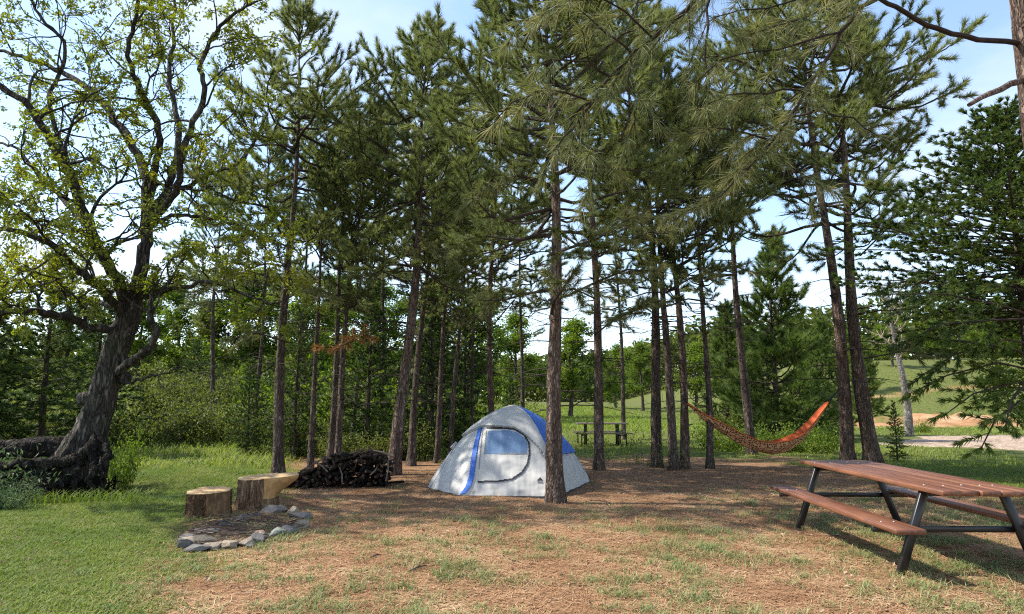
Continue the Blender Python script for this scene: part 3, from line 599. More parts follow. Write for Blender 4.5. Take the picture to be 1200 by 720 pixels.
# the big cedar at the right edge
RC = cedar(47, Hh=7.0, cb=0.42, R=2.9, nl=210, k=30, L=0.10, wd=0.018)
B = gd(1212, 11.6); rcd = place_tree(RC, 7.0, B, 6.75, 0.4, 'large dark cedar hanging over the right edge behind the picnic table', 'tree', None, 'cedar_tree', 1.22)
bpy.context.view_layer.update()
for pts in ([(1235, 470, 10.5), (1195, 470, 10.2), (1165, 495, 9.9), (1150, 525, 9.7)], [(1235, 430, 10.5), (1190, 410, 10.2), (1130, 400, 10.2), (1075, 395, 10.4)], [(1235, 380, 10.5), (1180, 360, 10.2), (1110, 345, 10.2), (1040, 345, 10.6)],
            [(1235, 440, 10.5), (1210, 440, 10), (1185, 470, 9.6), (1178, 500, 9.4)],
            [(1235, 410, 10.6), (1180, 398, 10.4), (1120, 415, 10.3), (1080, 440, 10.4)], [(1235, 440, 10.6), (1170, 425, 10.5), (1110, 440, 10.4), (1065, 462, 10.5)], [(1235, 345, 10.8), (1160, 335, 10.8), (1090, 350, 11), (1045, 372, 11.2)],
            [(1235, 372, 10.5), (1170, 375, 10.3), (1105, 380, 10.2), (1050, 405, 10.4)], [(1235, 455, 10.4), (1190, 448, 10.1), (1140, 462, 9.9), (1108, 486, 9.8)], [(1235, 300, 11), (1165, 300, 11), (1100, 318, 11.2), (1062, 345, 11.4)]):
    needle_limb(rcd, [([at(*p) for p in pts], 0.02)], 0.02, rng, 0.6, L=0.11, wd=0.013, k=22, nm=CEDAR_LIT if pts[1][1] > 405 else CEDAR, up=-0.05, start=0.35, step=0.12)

FARG = 'leafy trees across the meadow'
for q, (px, Yd, ty, var, lab) in enumerate([
 (-30, 40, 330, 3, 'far leafy tree at the left edge behind the dark cedars'),
 (75, 44, 345, 3, 'far leafy tree behind the dark cedars left of the oak trunk'),
 (160, 44, 335, 2, 'far leafy tree just right of the oak trunk beyond the clearing'),
 (205, 52, 340, 1, 'far leafy tree at the middle of the sunny clearing'),
 (250, 46, 325, 3, 'far leafy tree at the right side of the sunny clearing'),
 (300, 46, 315, 2, 'far leafy tree behind the low cedar right of the clearing'),
 (352, 42, 330, 1, 'far leafy tree glimpsed right of the first pine'),
 (400, 48, 320, 2, 'far leafy tree glimpsed between the crossing pines'),
 (450, 42, 335, 1, 'far leafy tree glimpsed left of the stout reddish pine'),
 (500, 46, 325, 2, 'far leafy tree glimpsed between the woodpile and the tent'),
 (550, 44, 345, 1, 'far leafy tree glimpsed above the left slope of the tent'),
 (605, 50, 362, 0, 'far leafy tree above the tent peak at the meadow edge'),
 (668, 52, 372, 2, 'far leafy tree in the gap between the front pine and the straight pine'),
 (722, 70, 408, 1, 'far bright leafy tree across the meadow above the distant picnic table'),
 (752, 64, 398, 0, 'far bright leafy tree right of the straight brown pine'),
 (815, 60, 400, 2, 'far leafy tree behind the pine pair at the hammock'),
 (868, 56, 405, 1, 'far leafy tree below the bushy bright young pine'),
 (940, 58, 395, 2, 'far leafy tree behind the right end of the hammock'),
 (1000, 60, 385, 0, 'far leafy tree glimpsed between the leaning pair of pines'),
 (1050, 70, 372, 1, 'far leafy tree on the hill right of the leaning pair'),
 (1100, 82, 375, 2, 'far leafy tree on the hill crest above the clay bank'),
 (1160, 78, 365, 0, 'far leafy tree on the hill at the right edge')]):
    B, hg = hpix(px, Yd, ty); place_tree(LTREES[var], 8.0, B, hg, q * 2.1, lab, 'tree', FARG, 'leafy_tree', 1.25)
B, hg = hpix(1228, 14.5, 350); place_tree(leafy(35, Hh=8.0, nl=11, R=3.0, L=0.17, per=14, cb=0.2), 8.0, B, hg, 0.7, 'light green leafy young tree at the right edge behind the picnic table', 'tree', None, 'leafy_tree', 1.25)
# pale bare tree right of the pair
B = gd(1062, 30); pale = tag(empty('bare_tree', B), 'pale bare tree with a whitish trunk by the gravel drive', 'tree'); mb = MB(); lv = []; r2 = np.random.default_rng(8)
s = np.linspace(0, 1, 18); tube(mb, np.stack([-0.4 * s + 0.1 * np.sin(s * 6), 0 * s, s * 6.6 - 0.1], 1), 0.17 * (1 - s) ** 0.9 + 0.02, 10, rough=0.05, rng=r2); mb.obj('trunk', BARK_PALE, pale)
mb = MB()
for i_ in range(12):
    z = r2.uniform(2.6, 6.2); a = r2.uniform(0, 6.28); grow(mb, r2, (-0.4 * z / 6.6, 0, z), (math.cos(a), math.sin(a), 0.7), r2.uniform(0.7, 1.3), 0.035, 0, 2, lv, 0.7)
mb.obj('crown', TWIG_PALE, pale)

# far wood: one mass closing the horizon
rng = np.random.default_rng(91); mb = MB(); th = rng.uniform(-1.05, 1.05, 70000); rd = rng.uniform(115, 165, 70000)
x = rd * np.sin(th); y = rd * np.cos(th); hh = (8 + 3.5 * noise2(x, y, 0.14, 0, 6)) * sstep(0, 0.22, 1.05 - np.abs(th)); z = H(x, y) + hh * rng.random(70000) ** 0.7
leaves(mb, np.stack([x, y, z], 1), rng.normal(size=(70000, 3)), rng, 1.1, 0.9, 0, np.clip(0.5 + 0.5 * noise2(x, y, 0.3, 1, 5), 0, 1))
tag(mb.obj('far_wood', LEAF_DARK, None, False), 'far wood closing the view beyond the meadow', 'wood', None, 'stuff')

# ------------------------------------------------------------------ the oak
rng = np.random.default_rng(101); OY = 11.6
oak = tag(empty('oak_tree', gd(112, OY)), 'big leaning oak with gnarled exposed roots and sparse yellow-green young leaves', 'tree'); bpy.context.view_layer.update(); oinv = Vector(oak.location)
def opts(pts): return [at(*p) - oinv for p in pts]
def dens(P, k=4):
    P = [np.array(p) for p in P]; o = []
    for i_ in range(len(P) - 1):
        p0 = P[max(0, i_ - 1)]; p1 = P[i_]; p2 = P[i_ + 1]; p3 = P[min(len(P) - 1, i_ + 2)]
        for q in range(k):
            u = q / k; o.append(0.5 * ((2 * p1) + (p2 - p0) * u + (2 * p0 - 5 * p1 + 4 * p2 - p3) * u * u + (3 * p1 - p0 - 3 * p2 + p3) * u ** 3))
    o.append(P[-1]); return np.array(o)
mb = MB(); tr = dens(opts([(78, 566, OY), (92, 536, OY), (108, 500, OY), (122, 455, OY), (134, 415, OY), (148, 378, OY), (155, 352, OY)]), 7)
rad = np.interp(np.linspace(0, 1, len(tr)), [0, 0.16, 0.35, 0.6, 0.82, 1], [0.43, 0.34, 0.24, 0.20, 0.185, 0.165])
tube(mb, tr, rad, 40, rough=0.03, rng=rng, oval=lambda u, a: 1 + (0.05 + 0.15 * np.exp(-u * 5)) * np.sin(a * 5 + 3 * u) + 0.05 * np.sin(a * 9 + 7 * u)); 
for z_, a_ in ((0.55, 0.5), (0.62, 2.4), (0.45, 4.0)):
    p = tr[int(z_ * len(tr))]; tube(mb, [p + np.array([math.cos(a_), math.sin(a_), 0]) * r_ for r_ in (0.15, 0.33, 0.37)], [0.14, 0.10, 0.02], 9, rough=0.08, rng=rng)
mb.obj('trunk', BARK_OAK, oak)
oleaf = []
def oak_limb(pts, r0, r1, nsub=9, sublen=0.9, start=0.25, leafy_=True, lev=2):
    mb = MB(); P = dens(opts(pts), 6); n = len(P); P[1:-1] += rng.normal(size=(n - 2, 3)) * 0.018
    tube(mb, P, np.linspace(r0, r1, n), 11, rough=0.05, rng=rng); lv = []
    for q in range(nsub):
        s = start + (1 - start) * (q + rng.random()) / nsub; k_ = min(n - 2, int(s * n)); d = unit(P[k_ + 1] - P[k_])
        dd = unit(d * 0.5 + unit(rng.normal(size=3)) * 0.9 + np.array([0, 0, 0.25])); grow(mb, rng, P[k_], dd, sublen * rng.uniform(0.6, 1.2), max(0.012, 0.45 * np.interp(s, [0, 1], [r0, r1])), 0, lev, lv, 0.8, upw=0.04, kids=(2, 4))
    grow(mb, rng, P[-1], unit(P[-1] - P[-2]), sublen, r1 * 0.9, 0, lev, lv, 0.7)
    mb.obj('limb', BARK_OAK, oak)
    if leafy_: oleaf.extend(lv)
y0 = OY
oak_limb([(150, 370, y0), (136, 328, y0 - .3), (106, 272, y0 - .7), (86, 215, y0 - 1.1), (64, 172, y0 - 1.4), (34, 125, y0 - 1.7), (-8, 96, y0 - 2)], 0.105, 0.040, 10, 1.0)
oak_limb([(155, 360, y0), (168, 300, y0), (173, 252, y0 + .2), (170, 205, y0 + .4), (148, 158, y0 + .7), (108, 108, y0 + 1), (72, 84, y0 + 1.3), (25, 66, y0 + 1.5), (-10, 56, y0 + 1.7)], 0.117, 0.028, 10, 1.0)
oak_limb([(173, 258, y0 + .2), (183, 195, y0), (186, 150, y0 - .3), (166, 108, y0 - .6), (150, 65, y0 - .9), (162, 10, y0 - 1.1), (168, -45, y0 - 1.2)], 0.066, 0.024, 10, 0.9, 0.3)
oak_limb([(178, 250, y0 + .2), (198, 215, y0 + .5), (210, 160, y0 + .9), (200, 100, y0 + 1.2), (202, 40, y0 + 1.5), (206, -40, y0 + 1.6)], 0.078, 0.024, 10, 0.9, 0.3)
oak_limb([(172, 262, y0), (205, 225, y0 - .4), (216, 175, y0 - .8), (238, 110, y0 - 1), (236, 70, y0 - 1.2), (258, 32, y0 - 1.4), (292, 6, y0 - 1.6)], 0.066, 0.020, 10, 0.8, 0.3)
oak_limb([(186, 240, y0 + .3), (212, 222, y0 + .6), (246, 205, y0 + 1), (286, 184, y0 + 1.3), (305, 150, y0 + 1.5)], 0.055, 0.018, 8, 0.8)
oak_limb([(150, 375, y0), (128, 350, y0 - .5), (98, 322, y0 - 1), (52, 282, y0 - 1.5), (-10, 268, y0 - 1.9)], 0.078, 0.032, 10, 0.9)
oak_limb([(142, 384, y0), (112, 386, y0 - .4), (66, 369, y0 - 1), (30, 364, y0 - 1.4), (-12, 366, y0 - 1.7)], 0.078, 0.044, 6, 0.7)
oak_limb([(150, 362, y0), (100, 352, y0 + .5), (60, 340, y0 + 1), (10, 345, y0 + 1.4)], 0.047, 0.016, 8, 0.8)
oak_limb([(155, 352, y0), (190, 344, y0 - .2), (240, 330, y0 - .5), (290, 346, y0 - .8), (318, 356, y0 - 1)], 0.047, 0.016, 7, 0.7, 0.5)
oak_limb([(176, 262, y0), (215, 252, y0 + .6), (245, 256, y0 + 1), (282, 266, y0 + 1.3), (312, 292, y0 + 1.5)], 0.043, 0.014, 7, 0.6)
oak_limb([(107, 272, y0 - .7), (80, 240, y0 - .2), (55, 215, y0 + .2), (20, 175, y0 + .5), (-10, 165, y0 + .7)], 0.047, 0.018, 8, 0.9)
oak_limb([(120, 300, y0 - .5), (80, 262, y0 - 1.2), (40, 258, y0 - 1.6), (5, 240, y0 - 1.9)], 0.039, 0.016, 7, 0.8)
oak_limb([(84, 215, y0 - 1.1), (60, 120, y0 - 1.2), (78, 60, y0 - 1.2), (40, 10, y0 - 1.2), (20, -40, y0 - 1.2)], 0.039, 0.016, 9, 0.9)
oak_limb([(134, 441, y0), (148, 428, y0 - .3), (170, 412, y0 - .5), (182, 396, y0 - .6), (176, 368, y0 - .6), (180, 345, y0 - .5)], 0.078, 0.040, 4, 0.5, 0.7)
oak_limb([(143, 449, y0), (156, 447, y0 - .3), (180, 441, y0 - .5), (202, 434, y0 - .6)], 0.027, 0.010, 3, 0.25, 0.4, False, 1)
mb = MB(); P = np.array([q[0] for q in oleaf]); D = np.array([q[1] for q in oleaf]); per = 10
clr = np.clip(0.5 + 0.5 * noise2(P[:, 0] * 2, P[:, 2] * 2, 1.2, 1, 5), 0, 1); keep = rng.random(len(P)) < 0.7
P, D, clr = P[keep], D[keep], clr[keep]
P = np.repeat(P, per, 0); D = np.repeat(D, per, 0); P = P + rng.normal(size=P.shape) * 0.034
leaves(mb, P, D, rng, 0.075, 0.036, 0, np.repeat(clr, per), 0.35); mb.obj('crown', OAKLEAF, oak, False)
def root_(pts, r0, r1):
    mb = MB(); P = dens(opts(pts), 7); P[1:-1] += rng.normal(size=(len(P) - 2, 3)) * 0.02; tube(mb, P, np.linspace(r0, r1, len(P)), 18, rough=0.11, rng=rng, oval=lambda u, a: 1 + 0.1 * np.sin(a * 3 + u * 14)); mb.obj('root', BARK_ROOT, oak)
root_([(112, 500, y0 + .2), (85, 522, y0 + .1), (50, 524, y0), (10, 527, y0 - .1), (-40, 532, y0 - .2)], 0.17, 0.15)
root_([(115, 515, y0 - .35), (92, 536, y0 - .55), (60, 543, y0 - .75), (20, 545, y0 - .9), (-20, 553, y0 - 1)], 0.10, 0.06)
root_([(100, 530, y0 - .4), (88, 548, y0 - .62), (86, 562, y0 - .7), (90, 575, y0 - .75)], 0.075, 0.035)
root_([(116, 515, y0 - .2), (124, 532, y0 - .4), (122, 554, y0 - .5), (118, 576, y0 - .55)], 0.08, 0.035)
root_([(108, 530, y0 - .4), (110, 548, y0 - .6), (104, 562, y0 - .65), (112, 578, y0 - .7)], 0.065, 0.03)
root_([(80, 540, y0 - .5), (60, 556, y0 - .8), (50, 566, y0 - .9), (56, 578, y0 - 1)], 0.05, 0.025)
root_([(118, 516, y0 - .3), (128, 532, y0 - .45), (118, 545, y0 - .55), (122, 562, y0 - .6)], 0.07, 0.03)
root_([(70, 546, y0 - .6), (30, 556, y0 - .9), (-10, 562, y0 - 1.1)], 0.06, 0.035)
root_([(96, 540, y0 - .5), (76, 556, y0 - .72), (72, 572, y0 - .8)], 0.05, 0.025)
# earth mound under the roots, the hollow's shade put into its near-black colour
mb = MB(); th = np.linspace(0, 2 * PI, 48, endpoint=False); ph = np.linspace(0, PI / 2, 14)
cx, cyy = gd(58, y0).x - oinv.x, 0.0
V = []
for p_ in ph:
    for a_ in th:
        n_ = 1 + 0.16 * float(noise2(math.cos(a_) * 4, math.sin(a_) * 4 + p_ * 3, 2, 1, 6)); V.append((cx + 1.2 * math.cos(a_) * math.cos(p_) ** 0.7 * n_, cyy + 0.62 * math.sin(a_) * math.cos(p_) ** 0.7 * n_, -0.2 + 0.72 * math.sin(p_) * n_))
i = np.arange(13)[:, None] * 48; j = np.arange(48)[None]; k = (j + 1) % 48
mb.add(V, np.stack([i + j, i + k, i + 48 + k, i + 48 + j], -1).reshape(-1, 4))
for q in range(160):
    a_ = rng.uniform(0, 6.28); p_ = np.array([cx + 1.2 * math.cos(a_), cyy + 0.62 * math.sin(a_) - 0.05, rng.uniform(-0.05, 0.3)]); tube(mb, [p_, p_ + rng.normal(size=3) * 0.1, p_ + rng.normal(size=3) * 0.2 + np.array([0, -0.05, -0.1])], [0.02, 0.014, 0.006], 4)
m, t, b = mat('shaded_root_earth', 1.0, 0.05); t.links.new(ramp(t, nz(t, coords(t), 7, 8, 0.75), [(0.35, (0.006, 0.005, 0.004)), (0.7, (0.028, 0.021, 0.015))]), b.inputs['Base Color']); bump(t, b, nz(t, coords(t), 18, 6), 1, 0.06)
mb.obj('shaded_root_soil', m, oak)

# ------------------------------------------------------------------ brush and small plants
def brush(seed, n=40, hh=1.2, rad=0.8, per=16, L=0.09, lm=None, wide=0.6):
    rng = np.random.default_rng(seed); mb = MB(); lv = []
    for q in range(n):
        a = rng.uniform(0, 6.28); r_ = rad * math.sqrt(rng.random()) * 0.6; d = unit(np.array([math.cos(a) * 0.5 * rng.random(), math.sin(a) * 0.5 * rng.random(), 1.0])); p = np.array([r_ * math.cos(a), r_ * math.sin(a), -0.03]); h_ = hh * rng.uniform(0.45, 1.0)
        pts = [p + d * h_ * s + np.array([math.cos(a), math.sin(a), 0]) * rad * 0.5 * s * s + rng.normal(size=3) * 0.02 for s in np.linspace(0, 1, 6)]
        tube(mb, pts, np.linspace(0.008, 0.003, 6), 3, 0, cap=False)
        for s in pts[1:]:
            lv.append((s, d)); 
            for u in range(2): lv.append((s + rng.normal(size=3) * 0.13, rng.normal(size=3)))
    P = np.repeat(np.array([q[0] for q in lv]), per // 3, 0); D = np.repeat(np.array([q[1] for q in lv]), per // 3, 0); P = P + rng.normal(size=P.shape) * 0.07
    P[:, 2] = np.maximum(P[:, 2], 0.02); leaves(mb, P, D, rng, L, L * wide, 1, None, 0.2); return mb.mesh('shrub', [TWIG_DK, lm or LEAF_DARK], False)
BR = [brush(51), brush(52, 55, 1.0, 1.2), brush(53, 26, 1.4, 0.7, lm=LEAF, L=0.10), brush(54, 30, 0.8, 0.9, lm=LEAF), brush(59, 8, 1.3, 0.9, 7, 0.075, LEAF)]
def put_shrub(me, px, Yd, s, label, group, spin, sx=1.0):
    o = tag(link('shrub', me), label, 'shrub', group); o.location = gd(px, Yd); o.rotation_euler.z = spin; o.scale = (s * sx, s * sx, s); return o
UB = 'leafy brush under the trees'
for q, (px, Yd, v_, s, lab) in enumerate([
 (176, 21, 1, 1.3, 'leafy brush just right of the oak roots'), (200, 27, 0, 1.5, 'leafy brush in the clearing behind the shorter stump, left of centre'),
 (238, 34, 1, 1.9, 'leafy brush in the middle of the sunny clearing'), (272, 22, 1, 1.0, 'leafy brush behind the taller stump'), (305, 21, 0, 1.3, 'leafy brush left of the first dark pine'),
 (330, 25, 2, 1.7, 'bright leafy brush directly behind the first dark pine'), (362, 19, 0, 0.9, 'leafy brush behind the left end of the woodpile'), (395, 24, 2, 1.8, 'bright leafy brush behind the crossing pines'),
 (425, 17.5, 1, 0.75, 'leafy brush behind the middle of the woodpile'), (455, 24, 2, 1.7, 'bright leafy brush beyond the stout reddish pine'), (490, 18, 0, 0.8, 'leafy brush right of the stout reddish pine'),
 (520, 22, 2, 1.6, 'bright leafy brush left of the tent'), (560, 26, 2, 1.5, 'bright leafy brush behind the left slope of the tent'), (590, 29, 0, 1.4, 'leafy brush behind the tent peak'),
 (728, 17.6, 4, 0.9, 'small light-green sapling left of the dark pine with a leafy foot'), (748, 16.8, 4, 0.6, 'small leafy bush at the foot of the dark pine left of the hammock'),
 (848, 21.5, 3, 0.95, 'light leafy bush beneath the left half of the hammock'), (905, 21, 3, 1.0, 'light leafy bush beneath the lowest part of the hammock'), (948, 20.5, 3, 0.95, 'leafy bush beneath the right end of the hammock'),
 (925, 28, 1, 1.2, 'leafy brush well behind the right half of the hammock'), (870, 30, 1, 1.2, 'leafy brush well behind the left half of the hammock'), (1072, 33, 3, 0.7, 'low bush beyond the gravel drive beside the pale bare tree'),
 (30, 22, 1, 1.8, 'leafy brush among the dark cedars at the left edge')]):
    put_shrub(BR[v_], px, Yd, s, lab, UB, q * 1.3)
fn = brush(58, 16, 0.55, 0.35, 18, 0.08, FERN, 0.3)
put_shrub(fn, 4, 10.4, 1.25, 'blue-green weed clump at the left edge below the oak roots', 'weeds below the oak roots', 0.2); put_shrub(fn, 22, 9.9, 0.7, 'smaller blue-green weed clump just right of the edge clump', 'weeds below the oak roots', 2.0)
put_shrub(BR[4], 775, 15.6, 0.6, 'small leafy sprig at the foot of the pine pair', UB, 1.0); put_shrub(BR[2], 150, 13.2, 0.8, 'bare-stemmed sprig beside the oak roots', UB, 2.2, 0.5)

# ------------------------------------------------------------------ grass, litter (uncountable)
def blades(mb, rng, P, hgt, wd, lean=0.5, tint=None):
    n = len(P); a = rng.uniform(0, 6.28, n); d = np.stack([np.cos(a) * lean * rng.random(n), np.sin(a) * lean * rng.random(n), np.ones(n)], 1); h_ = hgt * rng.uniform(0.45, 1.2, n)
    s = np.stack([-np.sin(a), np.cos(a), 0 * a], 1) * (wd / 2)[:, None] if hasattr(wd, '__len__') else np.stack([-np.sin(a), np.cos(a), 0 * a], 1) * wd / 2
    mid = P + d * h_[:, None] * 0.55; tip = P + d * h_[:, None] + np.stack([np.cos(a), np.sin(a), 0 * a], 1) * (h_ * lean * 0.7)[:, None]; tip[:, 2] -= h_ * 0.12 * lean
    V = np.stack([P - s, P + s, mid + s * .8, mid - s * .8, tip], 1).reshape(-1, 3); o = np.arange(n)[:, None] * 5; tt = rng.random(n) if tint is None else tint
    mb.add(V, o + np.array([[0, 1, 2, 3]]), 0, tt); mb.F.append(o + np.array([[3, 2, 4]]) + mb.n - len(V)); mb.M.append(np.zeros(n, np.int32)); mb.T.append(np.asarray(tt, np.float32))
def scatter(n, x0, x1, y0_, y1, rng, dens, fall=0.0):
    x = rng.uniform(x0, x1, n); y = rng.uniform(y0_, y1, n); k = (rng.random(n) < dens(x, y)) & (np.abs(x) < 0.82 * y + 1.5); return x[k], y[k]
def onground(x, y): return np.stack([x, y, H(x, y) - 0.004], 1)
rng = np.random.default_rng(201)
x, y = scatter(520000, -13, 0, 3.0, 16, rng, lambda x, y: z_lawn(x, y) * np.clip(0.75 + 0.5 * noise2(x, y, 3, 3, 6), 0.1, 1) * np.clip(7.5 / y, 0.45, 1))
mb = MB(); tn = np.clip(0.42 + 0.33 * noise2(x, y, 1.6, 2, 6) + 0.25 * sstep(1.2, -0.4, (-1.35 - 0.24 * y) - x) + rng.normal(0, 0.17, len(x)), 0, 1)
blades(mb, rng, onground(x, y), 0.042 + 0.02 * noise2(x, y, 2, 2, 5) + 0.03 * sstep(10, 14, y), 0.0075, 1.0, tn)
x, y = scatter(120000, 5, 20, 9, 17.5, rng, lambda x, y: z_lawn(x, y) * 0.8); blades(mb, rng, onground(x, y), np.full(len(x), 0.06), 0.008, 0.9, np.clip(0.4 + rng.normal(0, 0.2, len(x)), 0, 1))
tag(mb.obj('grass', GRASS, None, False), 'short mown green grass on the left of the clearing', 'grass', None, 'stuff')
mb = MB(); x, y = scatter(420000, -45, 40, 15.5, 75, rng, lambda x, y: z_lawn(x, y) * np.clip(22 / y, 0.1, 1) ** 1.2 * (1 - np.clip(z_clay(x, y), 0, 1)) * (1 - sstep(13, 14.5, x) * sstep(17.5, 19, y) * sstep(30.5, 29.5, y)))
hh = np.where(x < 0, 0.20, np.where(x < 8, 0.075, 0.09)) * (1 + 0.5 * noise2(x, y, 1, 1, 5)) + 0.2 * sstep(30, 38, y) * sstep(-2, 2, x) * sstep(12, 8, x); blades(mb, rng, onground(x, y), hh, 0.012 + 0.0006 * y, 0.7)
tag(mb.obj('meadow_grass', MEADOW, None, False), 'sunlit meadow grass beyond the pines', 'grass', None, 'stuff')
mb = MB(); cxs = rng.uniform(-6, 8, 15000); cys = rng.uniform(3.4, 14.5, 15000); k = (rng.random(15000) < np.clip(z_mix(cxs, cys) * 1.7 + 0.05 * sstep(14, 9, cys), 0, 1) * (1 - 0.9 * z_lawn(cxs, cys))); cxs, cys = cxs[k], cys[k]
nb = rng.integers(5, 30, len(cxs)); x = np.repeat(cxs, nb) + rng.normal(0, 0.05, nb.sum()); y = np.repeat(cys, nb) + rng.normal(0, 0.05, nb.sum()); tn = np.clip(np.repeat(rng.uniform(0, 0.9, len(cxs)), nb) + rng.normal(0, 0.14, nb.sum()), 0, 1)
blades(mb, rng, onground(x, y), 0.055 + 0.03 * np.repeat(rng.random(len(cxs)), nb), 0.0065, 1.1, tn)
tag(mb.obj('dry_grass', DRYGRASS, None, False), 'thin dry grass tufts in the pine litter', 'grass', None, 'stuff')
x, y = scatter(330000, -9, 9, 3.2, 16, rng, lambda x, y: (1 - z_lawn(x, y)) * np.clip(8 / y, 0.3, 1) ** 1.5); n = len(x); a = rng.uniform(0, 6.28, n); L = rng.uniform(0.05, 0.16, n); P = np.stack([x, y, H(x, y) + rng.uniform(0.003, 0.016, n)], 1)
d = np.stack([np.cos(a) * L, np.sin(a) * L, rng.normal(0, 0.05, n) * L], 1); s = np.stack([-np.sin(a), np.cos(a), 0 * a], 1) * 0.0022; bd = s * rng.normal(0, 4, n)[:, None]
V = np.stack([P - d / 2 - s, P - d / 2 + s, P + bd + s, P + bd - s, P + d / 2 + s, P + d / 2 - s], 1).reshape(-1, 3); o = np.arange(n)[:, None] * 6; mb = MB(); tt = np.clip(0.5 + 0.3 * noise2(x, y, 2.5, 2, 6) + rng.normal(0, 0.2, n), 0, 1)
mb.add(V, np.concatenate([o + np.array([[0, 1, 2, 3]]), o + np.array([[3, 2, 4, 5]])]), 0, np.concatenate([tt, tt]))
LIT = foliage('needle_litter', [(0.15, (0.12, 0.06, 0.032)), (0.4, (0.27, 0.145, 0.077)), (0.6, (0.42, 0.26, 0.145)), (0.82, (0.60, 0.46, 0.29))], 0.05, rough=0.8, spec=0.1)
tag(mb.obj('pine_litter', LIT, None, False), 'fallen tan pine needles covering the clearing floor', 'pine litter', None, 'stuff')

x, y = scatter(9000, -9, 9, 3.3, 15.5, rng, lambda x, y: (1 - 0.8 * z_lawn(x, y)) * np.clip(8 / y, 0.3, 1)); mb = MB()
leaves(mb, np.stack([x, y, H(x, y) + 0.012], 1), rng.normal(size=(len(x), 3)) * np.array([1, 1, 0.1]), rng, 0.045, 0.03, 0, None, 0, 1.2)
LITL = foliage('dead_leaves', [(0.15, (0.085, 0.045, 0.028)), (0.5, (0.20, 0.115, 0.07)), (0.85, (0.45, 0.33, 0.22))], 0.1, rough=0.8)
tag(mb.obj('dead_leaves', LITL, None, False), 'small curled dead leaves strewn over the litter', 'dead leaves', None, 'stuff')
mb = MB(); x = rng.uniform(-9.5, -5.6, 2600); y = rng.uniform(9.9, 11.0, 2600); k = rng.random(2600) < np.exp(-((y - 10.45 - 0.12 * (x + 7.5)) / 0.28) ** 2); x, y = x[k], y[k]
blades(mb, rng, onground(x, y), np.full(len(x), 0.22), 0.010, 0.8, np.clip(0.35 + rng.normal(0, 0.15, len(x)), 0, 1)); tag(mb.obj('tall_grass', GRASS, None, False), 'taller unmown grass along the foot of the oak roots', 'grass', None, 'stuff')
# ------------------------------------------------------------------ tent
TC = Vector((0.02, 12.55, 0)); TC.z = hz(TC.x, TC.y); TH = 1.40
foot = np.array([(-1.50, 12.15), (-0.82, 11.10), (0.72, 10.98), (1.50, 13.2), (0.35, 14.3), (-0.95, 14.0)]) - np.array([TC.x, TC.y])
NT, NP = 640, 170
th = np.arange(NT) / NT * 2 * PI; R = np.zeros(NT)
for q in range(len(foot)):
    a, b_ = foot[q], foot[(q + 1) % len(foot)]; e = b_ - a
    for i_, an in enumerate(th):
        u = np.array([math.cos(an), math.sin(an)]); M_ = np.array([u, -e]).T; dt = np.linalg.det(M_)
        if abs(dt) > 1e-9:
            r_, s_ = np.linalg.solve(M_, a)
            if r_ > 0 and -1e-6 <= s_ <= 1 + 1e-6: R[i_] = max(R[i_], r_)
ker = np.hanning(21); ker /= ker.sum(); Rs = np.convolve(np.concatenate([R[-20:], R, R[:20]]), ker, 'same')[20:-20]
phv = np.linspace(0, PI / 2, NP); n_ = 1.44; rc = np.cos(phv) ** (2 / n_); zc_ = np.sin(phv) ** (2 / n_)
RR = Rs[None, :] * (1 - zc_[:, None] ** 1.0 * 0) ; sm = sstep(0.0, 0.9, zc_)[:, None]; RR = RR * (1 - 0.4 * sm) + Rs.mean() * 0.4 * sm
wr = 0.010 * np.sin(th[None, :] * 23 + 5 * np.sin(zc_[:, None] * 7)) * (1 - zc_[:, None]) ** 2 + 0.022 * noise2(np.cos(th[None, :]) * 4 + zc_[:, None] * 2, np.sin(th[None, :]) * 4 + zc_[:, None] * 3, 1.0, 2, 4) * (1 - zc_[:, None] * 0.5) - 0.05 * np.sin(PI * np.clip(zc_[:, None] * 1.4, 0, 1)) 
rr = rc[:, None] * (RR + wr)
TV = np.stack([TC.x + rr * np.cos(th)[None], TC.y + rr * np.sin(th)[None], TC.z + 0.0 + TH * np.repeat(zc_[:, None], NT, 1)], -1)
TV[0, :, 2] += 0.012 * np.sin(th * 17)
TVf = TV.reshape(-1, 3); i = np.arange(NP - 1)[:, None] * NT; j = np.arange(NT)[None]; k = (j + 1) % NT
TF = np.stack([i + j, i + k, i + NT + k, i + NT + j], -1).reshape(-1, 4)
dU = np.roll(TV, -1, 1) - np.roll(TV, 1, 1); dVv = np.gradient(TV, axis=0); TN = unit(np.cross(dU, dVv)).reshape(-1, 3)
FC = TVf[TF].mean(1); FN = TN[TF].mean(1); camp = np.array([0, 0, CAM_H]); vis = ((camp - FC) * FN).sum(1) > 0
cP, sP = math.cos(PITCH), math.sin(PITCH)
dep = FC[:, 1] * cP + (FC[:, 2] - CAM_H) * sP; FPX = np.stack([600 + FOC * FC[:, 0] / dep, 360 - FOC * (-FC[:, 1] * sP + (FC[:, 2] - CAM_H) * cP) / dep], 1)
def cr_(pts): return np.array([(480 + a / 4, 440 + b_ / 4) for a, b_ in pts])
def inpoly(P, poly):
    x, y = P[:, 0], P[:, 1]; r_ = np.zeros(len(P), bool); q = len(poly) - 1
    for p in range(len(poly)):
        xi, yi = poly[p]; xj, yj = poly[q]; c_ = ((yi > y) != (yj > y)) & (x < (xj - xi) * (y - yi) / (yj - yi + 1e-12) + xi); r_ ^= c_; q = p
    return r_
def nearline(P, line, wd):
    d = np.full(len(P), 1e9)
    for a, b_ in zip(line[:-1], line[1:]):
        ab = b_ - a; t_ = np.clip(((P - a) @ ab) / (ab @ ab), 0, 1); d = np.minimum(d, np.linalg.norm(P - a - t_[:, None] * ab, axis=1))
    return d < wd
